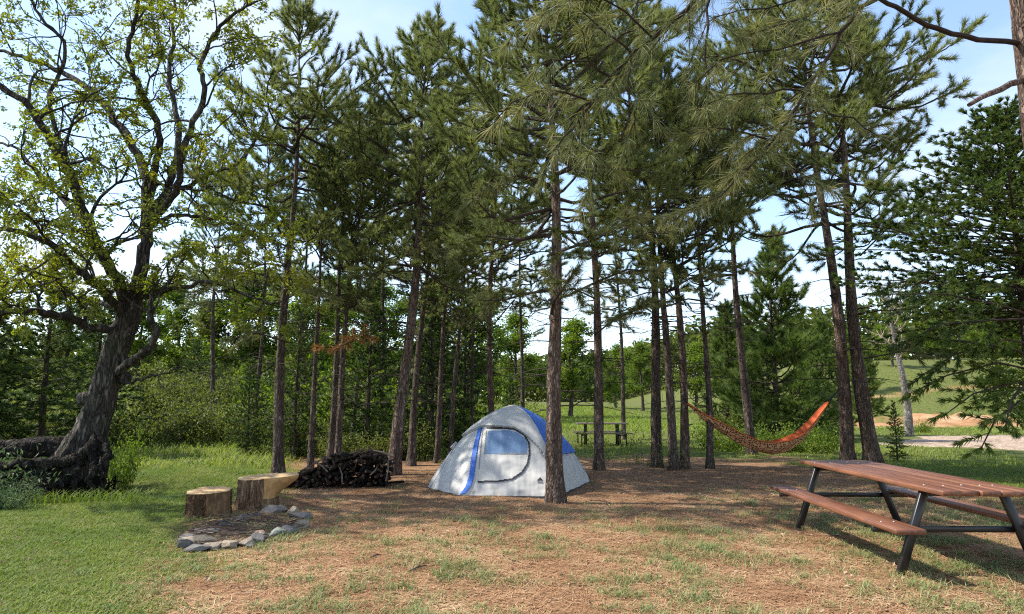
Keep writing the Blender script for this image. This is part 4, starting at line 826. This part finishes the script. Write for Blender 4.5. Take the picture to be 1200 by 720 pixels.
seam = [(500, 150), (522, 168), (555, 200), (585, 245), (612, 300), (635, 352), (645, 395)]
brow = cr_([(190, 352), (150, 150), (440, 60)] + seam + [(638, 392), (600, 338), (562, 300), (530, 274), (490, 251), (400, 243), (345, 244), (290, 266), (240, 297), (206, 345)])
bluep = cr_(seam[::-1] + [(520, 60), (900, 60), (900, 355), (765, 364), (705, 374), (648, 396)])
z_rel = (FC[:, 2] - TC.z)
m_brow = vis & inpoly(FPX, brow); m_blue = (vis & inpoly(FPX, bluep)) | (~vis & (z_rel > 0.55) & (FC[:, 1] > TC.y + 0.25 - 0.0 * z_rel) & ((FC[:, 0] > TC.x - 0.75) | (FC[:, 1] > TC.y + 0.9))); m_blue &= ~m_brow
m_sleeve = vis & inpoly(FPX, cr_([(326, 248), (339, 248), (322, 330), (312, 400), (302, 470), (287, 520), (264, 552), (238, 560), (262, 528), (280, 480), (289, 410), (304, 330)]))
door_o = cr_([(343, 244), (372, 244), (490, 250), (540, 285), (562, 320), (566, 370), (556, 420), (530, 460), (480, 492), (420, 500), (322, 504), (327, 400), (336, 300)])
m_door = vis & inpoly(FPX, door_o)
m_zip = vis & nearline(FPX, cr_([(368, 249), (440, 249), (492, 255), (535, 280), (558, 315), (562, 370), (552, 417), (527, 456), (480, 488), (420, 497), (322, 500)]), 0.85) & ~m_brow
m_win = vis & inpoly(FPX, cr_([(370, 262), (470, 260), (510, 272), (543, 300), (552, 320), (551, 369), (350, 371), (360, 310)]))
tent = tag(empty('tent', TC), 'grey and blue dome tent behind the thick pine', 'tent'); tinv = np.array(TC)
def cloth(name, col, rough=0.6, trans=0.12):
    m, t, b = mat(name, rough, 0.3); v = coords(t); t.links.new(mixc(t, mth(t, 'MULTIPLY', nz(t, v, 5, 5, 0.7), 0.35), col, tuple(q * 0.72 for q in col)), b.inputs['Base Color'])
    bump(t, b, mth(t, 'ADD', nz(t, coords(t, (1.5, 1.5, 3)), 2.2, 1, 0.4), mth(t, 'MULTIPLY', nz(t, coords(t, (3, 1, 1)), 2.5, 1, 0.4), 0.7)), 0.7, 0.06)
    tr_ = nd(t, 'ShaderNodeBsdfTranslucent'); tr_.inputs[0].default_value = (*col, 1); ms = nd(t, 'ShaderNodeMixShader'); ms.inputs[0].default_value = trans
    t.links.new(b.outputs[0], ms.inputs[1]); t.links.new(tr_.outputs[0], ms.inputs[2]); t.links.new(ms.outputs[0], t.nodes['Material Output'].inputs[0]); return m
T_GREY = cloth('tent_grey', (0.50, 0.492, 0.472)); T_GREY2 = cloth('tent_door_grey', (0.47, 0.464, 0.45)); T_BLUE = cloth('tent_blue', (0.035, 0.13, 0.50), 0.5); T_WIN = cloth('tent_window_blue', (0.14, 0.23, 0.38)); T_SEAM = cloth('tent_seam', (0.2, 0.2, 0.2), 0.7, 0); T_BLK = cloth('tent_zip_black', (0.02, 0.022, 0.028), 0.7, 0)
def biggest(mask):
    ids = np.nonzero(mask)[0]; cmp_ = {}; byv = {}
    for f in ids:
        for v_ in TF[f]: byv.setdefault(int(v_), []).append(int(f))
    seen = set(); best = []
    for f in ids:
        if int(f) in seen: continue
        st = [int(f)]; seen.add(int(f)); cur = []
        while st:
            g_ = st.pop(); cur.append(g_)
            for v_ in TF[g_]:
                for h_ in byv[int(v_)]:
                    if h_ not in seen: seen.add(h_); st.append(h_)
        if len(cur) > len(best): best = cur
    m_ = np.zeros(len(TF), bool); m_[best] = True; return m_
def patch(name, mask, off, mt, parent, thick=0.0):
    F_ = TF[mask]; u, inv = np.unique(F_, return_inverse=True); F_ = inv.reshape(-1, 4); V = TVf[u] + TN[u] * off - tinv; mb = MB(); mb.add(V, F_)
    if thick:
        e = np.concatenate([F_[:, [0, 1]], F_[:, [1, 2]], F_[:, [2, 3]], F_[:, [3, 0]]]); key = np.sort(e, 1); kk = key[:, 0] * 10 ** 7 + key[:, 1]; un, ix, ct = np.unique(kk, return_index=True, return_counts=True); be = e[ix[ct == 1]]
        nv = len(V); mb.add(np.concatenate([V, V - TN[u] * thick]), np.stack([be[:, 1], be[:, 0], be[:, 0] + nv, be[:, 1] + nv], 1))
    return mb.obj(name, mt, parent)
patch('body', np.ones(len(TF), bool), 0.0, T_GREY, tent)
patch('rainfly', m_brow, 0.05, T_GREY, tent, 0.045)
patch('fly_panel', m_blue, 0.046, T_BLUE, tent, 0.03)
patch('pole_sleeve', m_sleeve, 0.02, T_BLUE, tent, 0.02)
dr = patch('door', m_door & ~m_brow, 0.006, T_GREY2, tent, 0.006)
patch('window', m_win & ~m_brow, 0.010, T_WIN, dr, 0.004); patch('zipper', biggest(m_zip), 0.014, T_BLK, dr, 0.008)
for ln in ([(345, 250), (338, 310), (328, 400), (321, 502)], [(362, 262), (350, 371)], [(350, 371), (551, 369)]): patch('seam', biggest(vis & nearline(FPX, cr_(ln), 0.45) & ~m_brow), 0.013, T_SEAM, dr)
patch('hem', (z_rel < 0.035), 0.008, T_BLK, tent, 0.0)
m_logo = vis & (inpoly(FPX, cr_([(596, 498), (612, 478), (626, 498), (613, 491)])) | nearline(FPX, cr_([(590, 500), (622, 502)]), 0.35)); patch('logo', m_logo, 0.009, T_BLK, tent)
# pole hubs / guy lines
for a, b_ in (((531, 527, 12.2), (503, 570, 11.7)), ((672, 531, 13.0), (694, 560, 12.9))):
    p0, p1 = at(*a), at(*b_); p1.z = hz(p1.x, p1.y) + 0.02; mb = MB(); tube(mb, [p0 - TC, p1 - TC], 0.003, 5); mb.obj('guy_line', T_BLK, tent)

# ------------------------------------------------------------------ hammock
E0, E1 = at(805, 472, 15.3), at(971, 470, 16.3); hc = (E0 + E1) / 2; ham = tag(empty('hammock', (hc.x, hc.y, 0)), 'orange hammock with a brown spotted underside slung between two pines', 'hammock')
lowz = at(905, 533, 15.8).z; nS, nU = 70, 22; s = np.linspace(0, 1, nS)
mid = np.array([(806, 474.5), (825, 492), (845, 507), (865, 520), (885, 529), (905, 533), (922, 529.5), (938, 519), (953, 502), (963, 486), (970, 472.5)]); ax = np.linspace(0, 1, 11)
def hsurf(off):
    V = np.zeros((nS, nU, 3))
    for a, sv in enumerate(s):
        pxx = np.interp(sv, ax, mid[:, 0]); pyy = np.interp(sv, ax, mid[:, 1]); c_ = at(pxx, pyy, E0.y + (E1.y - E0.y) * sv); g = math.sin(PI * sv) ** 0.8
        for q in range(nU):
            u = q / (nU - 1) * 2 - 1; ww = 0.02 + 0.29 * g; V[a, q] = (c_.x + 0.012 * math.sin(u * 14 + sv * 9) * (1 - g), c_.y + u * ww, c_.z + (0.02 + (0.25 if u < 0 else 0.235) * g) * abs(u) ** 1.7 + off + 0.012 * math.sin(u * 9 + sv * 20) * g + 0.012 * math.sin(u * 15 + 1.5) * (1 - 0.6 * g))
    return V - np.array(ham.location)
i = np.arange(nS - 1)[:, None] * nU; j = np.arange(nU - 1)[None]; HF = np.stack([i + j, i + j + 1, i + nU + j + 1, i + nU + j], -1).reshape(-1, 4)
m, t, b = mat('hammock_spots', 0.8, 0.1); v = coords(t, (1, 1, 1)); vo = nd(t, 'ShaderNodeTexVoronoi', Scale=23.0, Randomness=0.6); t.links.new(v, vo.inputs['Vector'])
t.links.new(mixc(t, ramp(t, vo.outputs['Distance'], [(0.38, (0, 0, 0)), (0.48, (1, 1, 1))]), (0.06, 0.028, 0.018), (0.66, 0.36, 0.19)), b.inputs['Base Color'])
mb = MB(); mb.add(hsurf(0).reshape(-1, 3), HF[:, ::-1]); mb.obj('outer_fabric', m, ham)
m2, t, b = mat('hammock_lining', 0.75, 0.15); b.inputs['Base Color'].default_value = (0.42, 0.095, 0.033, 1)
mb = MB(); mb.add(hsurf(0.014).reshape(-1, 3), HF); mb.obj('lining', m2, ham)
rim = hsurf(0.006)
for col_ in (0, nU - 1):
    mb = MB(); tube(mb, rim[:, col_], 0.013, 6); mb.obj('hem', m2, ham)
m3, t, b = mat('strap_black', 0.7); b.inputs['Base Color'].default_value = (0.015, 0.015, 0.015, 1)
for e, tgt in ((E0, at(800, 466, 15.42)), (E1, at(986, 454, 16.65))):
    mb = MB(); tube(mb, [e - Vector(ham.location), (e + tgt) / 2 - Vector(ham.location), tgt - Vector(ham.location)], [0.022, 0.014, 0.014], 6); mb.obj('strap', m3, ham)

# ------------------------------------------------------------------ picnic tables
def wood(name, c0, c1, c2, rough=0.5, ax=1):
    m, t, b = mat(name, rough, 0.4); sc = [14, 14, 14]; sc[ax] = 0.9; v = coords(t, tuple(sc)); f = nz(t, v, 2.2, 6, 0.65); g = nz(t, coords(t), 1.1, 4)
    a_ = nd(t, 'ShaderNodeAttribute', attribute_name='tint').outputs['Fac']; dirt = ramp(t, nz(t, coords(t), 3.5, 8, 0.75), [(0.5, (0, 0, 0)), (0.72, (1, 1, 1))])
    cc = ramp(t, mth(t, 'ADD', mth(t, 'ADD', mth(t, 'MULTIPLY', f, 0.6), mth(t, 'MULTIPLY', g, 0.25)), mth(t, 'MULTIPLY', a_, 0.15)), [(0.34, c0), (0.5, c1), (0.66, c2)])
    t.links.new(mixc(t, mth(t, 'MULTIPLY', dirt, 0.45), cc, tuple(0.5 * q + 0.03 for q in c0)), b.inputs['Base Color']); bump(t, b, f, 0.25, 0.01); return m
W_RED = wood('stained_redwood', (0.075, 0.027, 0.016), (0.165, 0.066, 0.034), (0.265, 0.122, 0.064), 0.45)
W_GREY = wood('weathered_boards', (0.06, 0.045, 0.035), (0.12, 0.09, 0.07), (0.2, 0.16, 0.13), 0.7, 0)
m, t, b = mat('black_steel', 0.38, 0.5); b.inputs['Base Color'].default_value = (0.012, 0.012, 0.013, 1); STEEL = m
m, t, b = mat('bolt_zinc', 0.3, 0.6); b.inputs['Base Color'].default_value = (0.36, 0.34, 0.32, 1); b.inputs['Metallic'].default_value = 0.2; BOLT = m
tb = tag(empty('picnic_table', (4.0, 7.30, 0)), 'red-brown wooden picnic table on black steel legs in the foreground', 'table'); tb.location.z = hz(3.95, 7.30); tb.rotation_euler.z = math.radians(-1.4)
Lh = 1.5; TZ = 0.765
def bolt(mb, x, y, z): tube(mb, [(x, y, z - 0.004), (x, y, z + 0.004), (x, y, z + 0.006)], [0.009, 0.009, 0.005], 8, 1)
mb = MB(); pw = 0.158; rg = np.random.default_rng(3)
for q in range(5):
    xx = (q - 2) * (pw + 0.005); dz = rg.normal(0, 0.0015); box(mb, (xx, rg.normal(0, 0.006), TZ - 0.022 + dz), (pw, 2 * Lh + rg.normal(0, 0.012), 0.044), None, 0, 0.005); tq = float(rg.random()); mb.T[-1] = np.full(len(mb.T[-1]), tq, np.float32); mb.T[-2] = np.full(len(mb.T[-2]), tq, np.float32)
    for yy in (-1.12, 1.12): bolt(mb, xx + rg.normal(0, 0.02), yy + rg.normal(0, 0.01), TZ + dz)
mb.obj('tabletop', [W_RED, BOLT], tb)
for sx in (-1, 1):
    mb = MB()
    box(mb, (sx * 0.665, 0.02, 0.45 - 0.021), (0.25, 2 * Lh, 0.042), None, 0, 0.006)
    for q in (-1, 1):
        for yy in (-1.1, 1.1): bolt(mb, sx * 0.665 + q * 0.055, yy, 0.45)
    mb.obj('bench_seat', [W_RED, BOLT], tb)
for ye in (-1.12, 1.12):
    for sx in (-1, 1):
        mb = MB(); bar(mb, (sx * 0.34, ye, 0.715), (sx * 0.60, ye, 0.0), 0.05, 0.07, 0, 0.006); mb.obj('leg', STEEL, tb)
    mb = MB(); bar(mb, (-0.37, ye, 0.699), (0.37, ye, 0.699), 0.045, 0.045); mb.obj('top_rail', STEEL, tb)
    mb = MB(); bar(mb, (-0.79, ye + 0.052, 0.385), (0.79, ye + 0.052, 0.385), 0.045, 0.05); mb.obj('crossbar', STEEL, tb)
mb = MB(); bar(mb, (0, -1.09, 0.703), (0, 1.09, 0.703), 0.045, 0.04); mb.obj('centre_rail', STEEL, tb)

ft = tag(empty('picnic_table', gd(704, 24.0)), 'distant dark picnic table standing in the grass beyond the pines', 'table')
mb = MB()
for q in range(5): box(mb, (0, (q - 2) * 0.155, 0.75), (1.75, 0.148, 0.04), None, 0, 0.005)
mb.obj('tabletop', W_GREY, ft)
for sy in (-1, 1): mb = MB(); box(mb, (0, sy * 0.68, 0.44), (1.9, 0.26, 0.04), None, 0, 0.005); mb.obj('bench_seat', W_GREY, ft)
for sx in (-1, 1):
    mb = MB(); bar(mb, (sx * 0.55, -0.2, 0.72), (sx * 0.55, -0.2, 0), 0.06, 0.06); bar(mb, (sx * 0.55, 0.2, 0.72), (sx * 0.55, 0.2, 0), 0.06, 0.06); bar(mb, (sx * 0.55, -0.25, 0.68), (sx * 0.55, 0.25, 0.68), 0.05, 0.05); mb.obj('leg', STEEL, ft)
    for sy in (-1, 1): mb = MB(); bar(mb, (sx * 0.75, sy * 0.68, 0.42), (sx * 0.75, sy * 0.68, 0), 0.04, 0.04); bar(mb, (sx * 0.75, sy * 0.68, 0.38), (sx * 0.57, sy * 0.22, 0.36), 0.035, 0.035); mb.obj('leg', STEEL, ft)

# ------------------------------------------------------------------ stumps
def woodtop(name, c0, c1, c2):
    m, t, b = mat(name, 0.8, 0.15); v = coords(t); g_ = nz(t, coords(t, (1, 1, 0.2)), 30, 4, 0.7)
    f = mth(t, 'ADD', mth(t, 'MULTIPLY', g_, 0.45), mth(t, 'MULTIPLY', nz(t, v, 7, 6, 0.7), 0.55)); t.links.new(ramp(t, f, [(0.3, c0), (0.5, c1), (0.7, c2)]), b.inputs['Base Color']); bump(t, b, f, 0.4, 0.01); return m
CUT = woodtop('cut_wood', (0.34, 0.20, 0.09), (0.52, 0.345, 0.18), (0.66, 0.49, 0.30)); CUT2 = woodtop('torn_orange_wood', (0.22, 0.115, 0.045), (0.42, 0.24, 0.10), (0.56, 0.36, 0.175)); CUT3 = woodtop('torn_brown_wood', (0.045, 0.026, 0.015), (0.12, 0.07, 0.036), (0.30, 0.19, 0.10))
def stump(px, py, rad, hgt, label, spike=None, flare=0.15, seed=1, tilt=0.0):
    rg = np.random.default_rng(seed); B = gpt(px, py); B.y += rad * 0.8; B.x *= 1 + rad * 0.8 / B.y; B.z = hz(B.x, B.y)
    root = tag(empty('tree_stump', B), label, 'stump', 'cut tree stumps by the fire ring'); n = 64; th = np.arange(n) / n * 2 * PI
    prof = 1 + 0.05 * np.sin(th * 3 + seed) + 0.035 * np.sin(th * 7 + 2 * seed) + 0.02 * rg.normal(size=n)
    mb = MB(); rings = 16; V = []
    for q in range(rings):
        s = q / (rings - 1); ex = np.zeros(n)
        if spike: ex = spike * np.exp(-((np.angle(np.exp(1j * (th - 0.0))) / 0.52) ** 2)) * sstep(0.35, 1.0, s)
        r_ = rad * (prof * (1 + flare * (1 - s) ** 3)) * (1 + 0.012 * rg.normal(size=n)) + ex
        V.append(np.stack([r_ * np.cos(th), r_ * np.sin(th) * (1 if not spike else 0.92), np.full(n, -0.05 + s * (hgt + 0.05)) + (tilt * r_ * np.cos(th) + 0.05 * r_ * np.sin(th)) * s], 1))
    V = np.array(V); i = np.arange(rings - 1)[:, None] * n; j = np.arange(n)[None]; k = (j + 1) % n
    Fq = np.stack([i + j, i + k, i + n + k, i + n + j], -1); Vf = V.reshape(-1, 3)
    if spike:
        ja = np.abs(np.angle(np.exp(1j * th))) < 1.0; rowm = np.zeros((rings - 1, n), bool); rowm[6:, :] = ja[None]
        mb.add(Vf, Fq[~rowm]); mb.add(Vf, Fq[rowm], 1)
    else:
        rowm = np.zeros((rings - 1, n), bool); rowm[3:, :] = ((th > 4.95) | (th < 0.25))[None]
        mb.add(Vf, Fq[~rowm]); mb.add(Vf, Fq[rowm], 1)
    mb.obj('bark_body', [BARK_STUMP_PALE if spike else BARK_STUMP, CUT2 if spike else CUT3], root)
    top = V[-1]; mb = MB(); c0 = top.mean(0); Vt = [top * 1.0]
    for f_ in (0.97, 0.75, 0.5, 0.25): Vt.append(c0 + (top - c0) * f_ + np.array([0, 0, 0.012 + 0.004 * rg.normal()]) + np.stack([0 * th, 0 * th, 0.004 * rg.normal(size=n)], 1))
    Vt = np.array(Vt); i = np.arange(4)[:, None] * n; mb.add(Vt.reshape(-1, 3), np.stack([i + j, i + k, i + n + k, i + n + j], -1).reshape(-1, 4)); mb.add(Vt[-1], np.arange(n)[None]); mb.obj('cut_top', CUT, root); return root
stump(243, 607, 0.27, 0.32, 'shorter dark-barked stump left of the taller one', None, 0.08, 2, 0.02)
stump(301, 598, 0.265, 0.41, 'taller stump with a pointed slab of pale wood jutting right', 0.33, 0.2, 5, 0.07)

# ------------------------------------------------------------------ fire ring
def stonem(name, c):
    m, t, b = mat(name, 0.85, 0.25); v = coords(t); f = mth(t, 'ADD', mth(t, 'MULTIPLY', nz(t, v, 6, 8, 0.7), 0.6), mth(t, 'MULTIPLY', nz(t, v, 40, 4, 0.7), 0.4)); t.links.new(ramp(t, f, [(0.3, tuple(q * 0.5 for q in c)), (0.5, c), (0.7, tuple(min(0.7, q * 1.45) for q in c))]), b.inputs['Base Color']); bump(t, b, f, 0.7, 0.03); return m
SG, ST, SP_, SD, SGN = stonem('grey_stone', (0.135, 0.127, 0.118)), stonem('tan_stone', (0.27, 0.22, 0.165)), stonem('pinkish_stone', (0.33, 0.22, 0.165)), stonem('sooty_stone', (0.10, 0.092, 0.085)), stonem('greenish_stone', (0.18, 0.195, 0.16))
def rock(px, py, wpx, hm, mt, label, seed, dp=0.7, spin=0.0, pointy=1.0):
    import bmesh
    rg = np.random.default_rng(seed); B = gpt(px, py); wd = wpx / FOC * B.y * 1.08; bm = bmesh.new(); bmesh.ops.create_icosphere(bm, subdivisions=4, radius=1.0)
    pl = unit(rg.normal(size=(15, 3))); of = rg.uniform(0.5, 1.0, 15)
    for v in bm.verts:
        p = np.array(v.co); p = p * 1.15
        for a, o_ in zip(pl, of):
            d_ = p @ a - o_
            if d_ > 0: p = p - a * d_ * 0.94
        p *= 1 + 0.03 * float(noise2(p[0] * 3 + seed, p[1] * 3 + p[2] * 2, 2, 2, 6)); v.co = (p[0] * wd / 2, p[1] * wd / 2 * dp, p[2] * hm / 1.6 * pointy)
    me = bpy.data.meshes.new('stone'); bm.to_mesh(me); bm.free(); me.materials.append(mt)
    o = tag(link('stone', me), label, 'stone', 'stones of the fire ring'); o.location = (B.x, B.y + wd * 0.2, B.z + hm * 0.28); o.rotation_euler = (rg.normal(0, 0.08), rg.normal(0, 0.08), spin); return o
FR = [
 (216, 643, 28, 0.13, SG, 'low dark grey slab at the far left end of the fire ring', 0.6), (228, 641, 34, 0.14, ST, 'long tan stone second from the left end of the fire ring', 0.3), (228, 647, 26, 0.08, SG, 'flat grey stone under the tan one at the left end', 0.2),
 (246, 645, 26, 0.13, ST, 'round-backed buff stone at the front left of the fire ring', 0.2), (266, 644, 28, 0.11, ST, 'low wedge-shaped tan stone at the front of the fire ring', 0.1), (288, 641, 22, 0.14, ST, 'rounded tan stone left of the pointed grey one', 0.0),
 (302, 638, 18, 0.2, SG, 'pointed grey stone standing upright at the front of the fire ring', 0.0), (293, 643, 10, 0.06, SG, 'pebble-sized grey stone tucked at the foot of the pointed one', 0.0), (304, 632, 13, 0.16, SP_, 'upright pinkish stone just right of the pointed grey one', 0.3), (309, 633, 9, 0.1, SD, 'small sooty stone behind the upright pinkish one', 0.0),
 (322, 630, 21, 0.16, SGN, 'greenish grey stone in the front right curve', 0.2), (338, 627, 18, 0.14, SG, 'blocky grey stone right of the greenish one', 0.0), (349, 620, 20, 0.15, ST, 'pale stone below the broad flat slab at the right', 0.4), (352, 609, 26, 0.14, SG, 'broad flat grey slab at the right end of the fire ring', 0.3), (345, 615, 12, 0.09, SP_, 'small pinkish stone wedged under the broad slab', 0.3),
 (341, 603, 14, 0.13, ST, 'upright tan stone left of the broad slab at the back', 0.2), (330, 601, 15, 0.13, SD, 'dark stone in the back right of the fire ring', 0.0), (318, 602, 22, 0.14, SG, 'sloping grey stone at the back of the fire ring', -0.3),
 (298, 607, 20, 0.08, SD, 'flat sooty stone at the middle of the back', -0.2), (280, 612, 26, 0.08, SD, 'long sooty slab in the back left', -0.3), (259, 617, 26, 0.08, SG, 'low grey slab left of the long sooty one', -0.35), (240, 626, 36, 0.07, SG, 'thin light grey slab along the left side', -0.3), (222, 633, 24, 0.09, SG, 'thin slab leaning at the left corner of the fire ring', -0.4), (240, 634, 10, 0.07, SP_, 'small reddish stone inside the left end of the ring', 0.1)]
for q, (px, py, wp, hm, mt, lab, sp_) in enumerate(FR): rock(px, py, wp, hm * 0.6 + 0.03, mt, lab, 300 + q, 0.75, sp_)
rng = np.random.default_rng(400); mb = MB()
fc = gpt(285, 622); nA = 40; th = np.arange(nA) / nA * 2 * PI; V = [np.array([0, 0, 0.05])]; 
for r_ in (0.35, 0.7, 1.0):
    for a in th: x_, y_ = fc.x + r_ * 0.66 * math.cos(a) - 0.25 * r_ * math.sin(a) * 0, fc.y + r_ * 0.95 * math.sin(a); V.append(np.array([x_ - fc.x, y_ - fc.y, hz(x_, y_) - fc.z + 0.015 * (1 - r_) + 0.008 + 0.01 * rng.normal() * (1 - r_)]))
Fa = [[0, 1 + q, 1 + (q + 1) % nA] for q in range(nA)]; mb.add(V, Fa); i = 1 + np.arange(2)[:, None] * nA; j = np.arange(nA)[None]; k = (j + 1) % nA; mb.F.append(np.stack([i + j, i + nA + j, i + nA + k, i + k], -1).reshape(-1, 4)); mb.M.append(np.zeros(2 * nA, np.int32)); mb.T.append(np.full(2 * nA, .5, np.float32))
m, t, b = mat('fire_ash', 1, 0.05); t.links.new(ramp(t, nz(t, coords(t), 14, 8, 0.75), [(0.35, (0.045, 0.032, 0.026)), (0.55, (0.11, 0.078, 0.062)), (0.75, (0.21, 0.16, 0.135))]), b.inputs['Base Color']); bump(t, b, nz(t, coords(t), 20, 6), 1, 0.05)
o = tag(mb.obj('ash', m), 'dark ash and charred dirt inside the fire ring', 'ash', None, 'stuff'); o.location = fc
mb = MB()
for q in range(230):
    a = rng.uniform(0, 6.28); r_ = math.sqrt(rng.random()) * 0.95; x_, y_ = fc.x + r_ * 0.66 * math.cos(a), fc.y + r_ * 0.95 * math.sin(a); d = rng.normal(0, 0.5); l = rng.uniform(0.06, 0.3); dx = np.array([math.cos(d), math.sin(d), rng.normal(0, 0.12)]) * l; p = np.array([x_, y_, hz(x_, y_) + 0.05 + 0.05 * (1 - r_) * rng.random()])
    tube(mb, [p - dx / 2, p + rng.normal(size=3) * 0.01, p + dx / 2], [0.005, 0.004, 0.002], 4, 0)
tag(mb.obj('twig_litter', TWIG), 'tangled dry twigs lying on the ash in the fire ring', 'twigs', None, 'stuff')

# ------------------------------------------------------------------ woodpile: every stick on its own
def logmesh(seed, r, L):
    rg = np.random.default_rng(seed); mb = MB(); s = np.linspace(-0.5, 0.5, 7); bend = rg.normal(0, 0.025); pts = np.stack([bend * np.sin(s * 3), s * L, bend * np.cos(s * 4)], 1); tube(mb, pts, r * (1 + 0.08 * rg.normal(size=7)), 10, rough=0.06, rng=rg, oval=(lambda u, a: 1 + 0.12 * np.sin(2 * a + seed))); return mb.mesh('firewood_log', BARK_BLACK if seed % 2 else BARK_FIRE)
LOGS = [logmesh(500 + q, 0.015 + 0.005 * (q % 5), 0.5 + 0.09 * (q % 3)) for q in range(14)]
pl, pr = gd(343, 12.5), gd(461, 12.6); rng = np.random.default_rng(511); cnt = 0; WG = 'firewood stacked in the dark woodpile'
row = 0; z = 0.035
while z < 0.62 and cnt < 295:
    xl = pl.x + 0.02 + (0.035 * (row % 2)); x = xl
    while x < pr.x:
        u = (x - pl.x) / (pr.x - pl.x); top = (0.16 + 0.42 * float(sstep(0.0, 0.62, u)) - 0.10 * float(sstep(0.85, 1, u))) + 0.05 * math.sin(u * 17)
        if z < top:
            for lay in (0,):
                if lay == 1 and z < top - 0.09: continue
                o = link('firewood_log', LOGS[rng.integers(0, 14)]); o.location = (x + rng.normal(0, 0.012), 12.35 + u * 0.1 + lay * 0.5 + rng.normal(0, 0.09), hz(x, 12.4) + z + rng.normal(0, 0.01)); o.rotation_euler = (rng.normal(0, 0.10), rng.uniform(0, 6.28), rng.normal(0, 0.30)); tag(o, 'dark stick of firewood laid end-on in the woodpile', 'firewood', WG); cnt += 1
        x += 0.056
    z += 0.05; row += 1
for q, (a, b_, r_, lab) in enumerate([
 ((368, 541), (384, 553), 0.014, 'thin grey stick leaning against the left face of the woodpile'), ((398, 548), (401, 566), 0.012, 'upright grey stick on the middle of the woodpile face'), ((437, 528), (461, 535), 0.018, 'pale branch lying along the top right of the woodpile'),
 ((455, 540), (452, 564), 0.013, 'pale stick standing at the right end of the woodpile'), ((442, 548), (434, 557), 0.013, 'short pale stick slanting on the right face of the woodpile'), ((410, 532), (428, 527), 0.016, 'brown stick on top of the middle of the woodpile'), ((352, 552), (374, 541), 0.013, 'dark stick sloping up along the left shoulder of the woodpile')]):
    p0, p1 = at(*a, 12.02), at(*b_, 11.98); c_ = (p0 + p1) / 2; mb = MB(); tube(mb, [p0 - c_, (p0 + p1) / 2 - c_ + Vector((0.02, 0, 0.01)), p1 - c_], [r_ * 0.7, r_, r_ * 1.1], 7, rough=0.08, rng=rng)
    o = tag(mb.obj('loose_stick', TWIG_GREY if 'pale' in lab or 'grey' in lab else TWIG), lab, 'stick', 'loose sticks on the woodpile'); o.location = c_
for q, (a, b_, lab) in enumerate([((530, 613), (546, 610), 'short fallen stick on the litter in front of the tent'), ((478, 672), (500, 664), 'short fallen stick in the near foreground grass'), ((434, 655), (446, 652), 'tiny fallen stick left of the foreground tufts'), ((690, 587), (715, 590), 'fallen stick right of the thick front pine')]):
    p0, p1 = gpt(*a), gpt(*b_); c_ = (p0 + p1) / 2; mb = MB(); tube(mb, [p0 - c_, Vector((0.01, 0.02, 0.012)), p1 - c_], [0.007, 0.009, 0.005], 6, rough=0.1, rng=rng); o = tag(mb.obj('fallen_stick', TWIG), lab, 'stick', 'fallen sticks on the litter'); o.location = c_ + Vector((0, 0, 0.012))
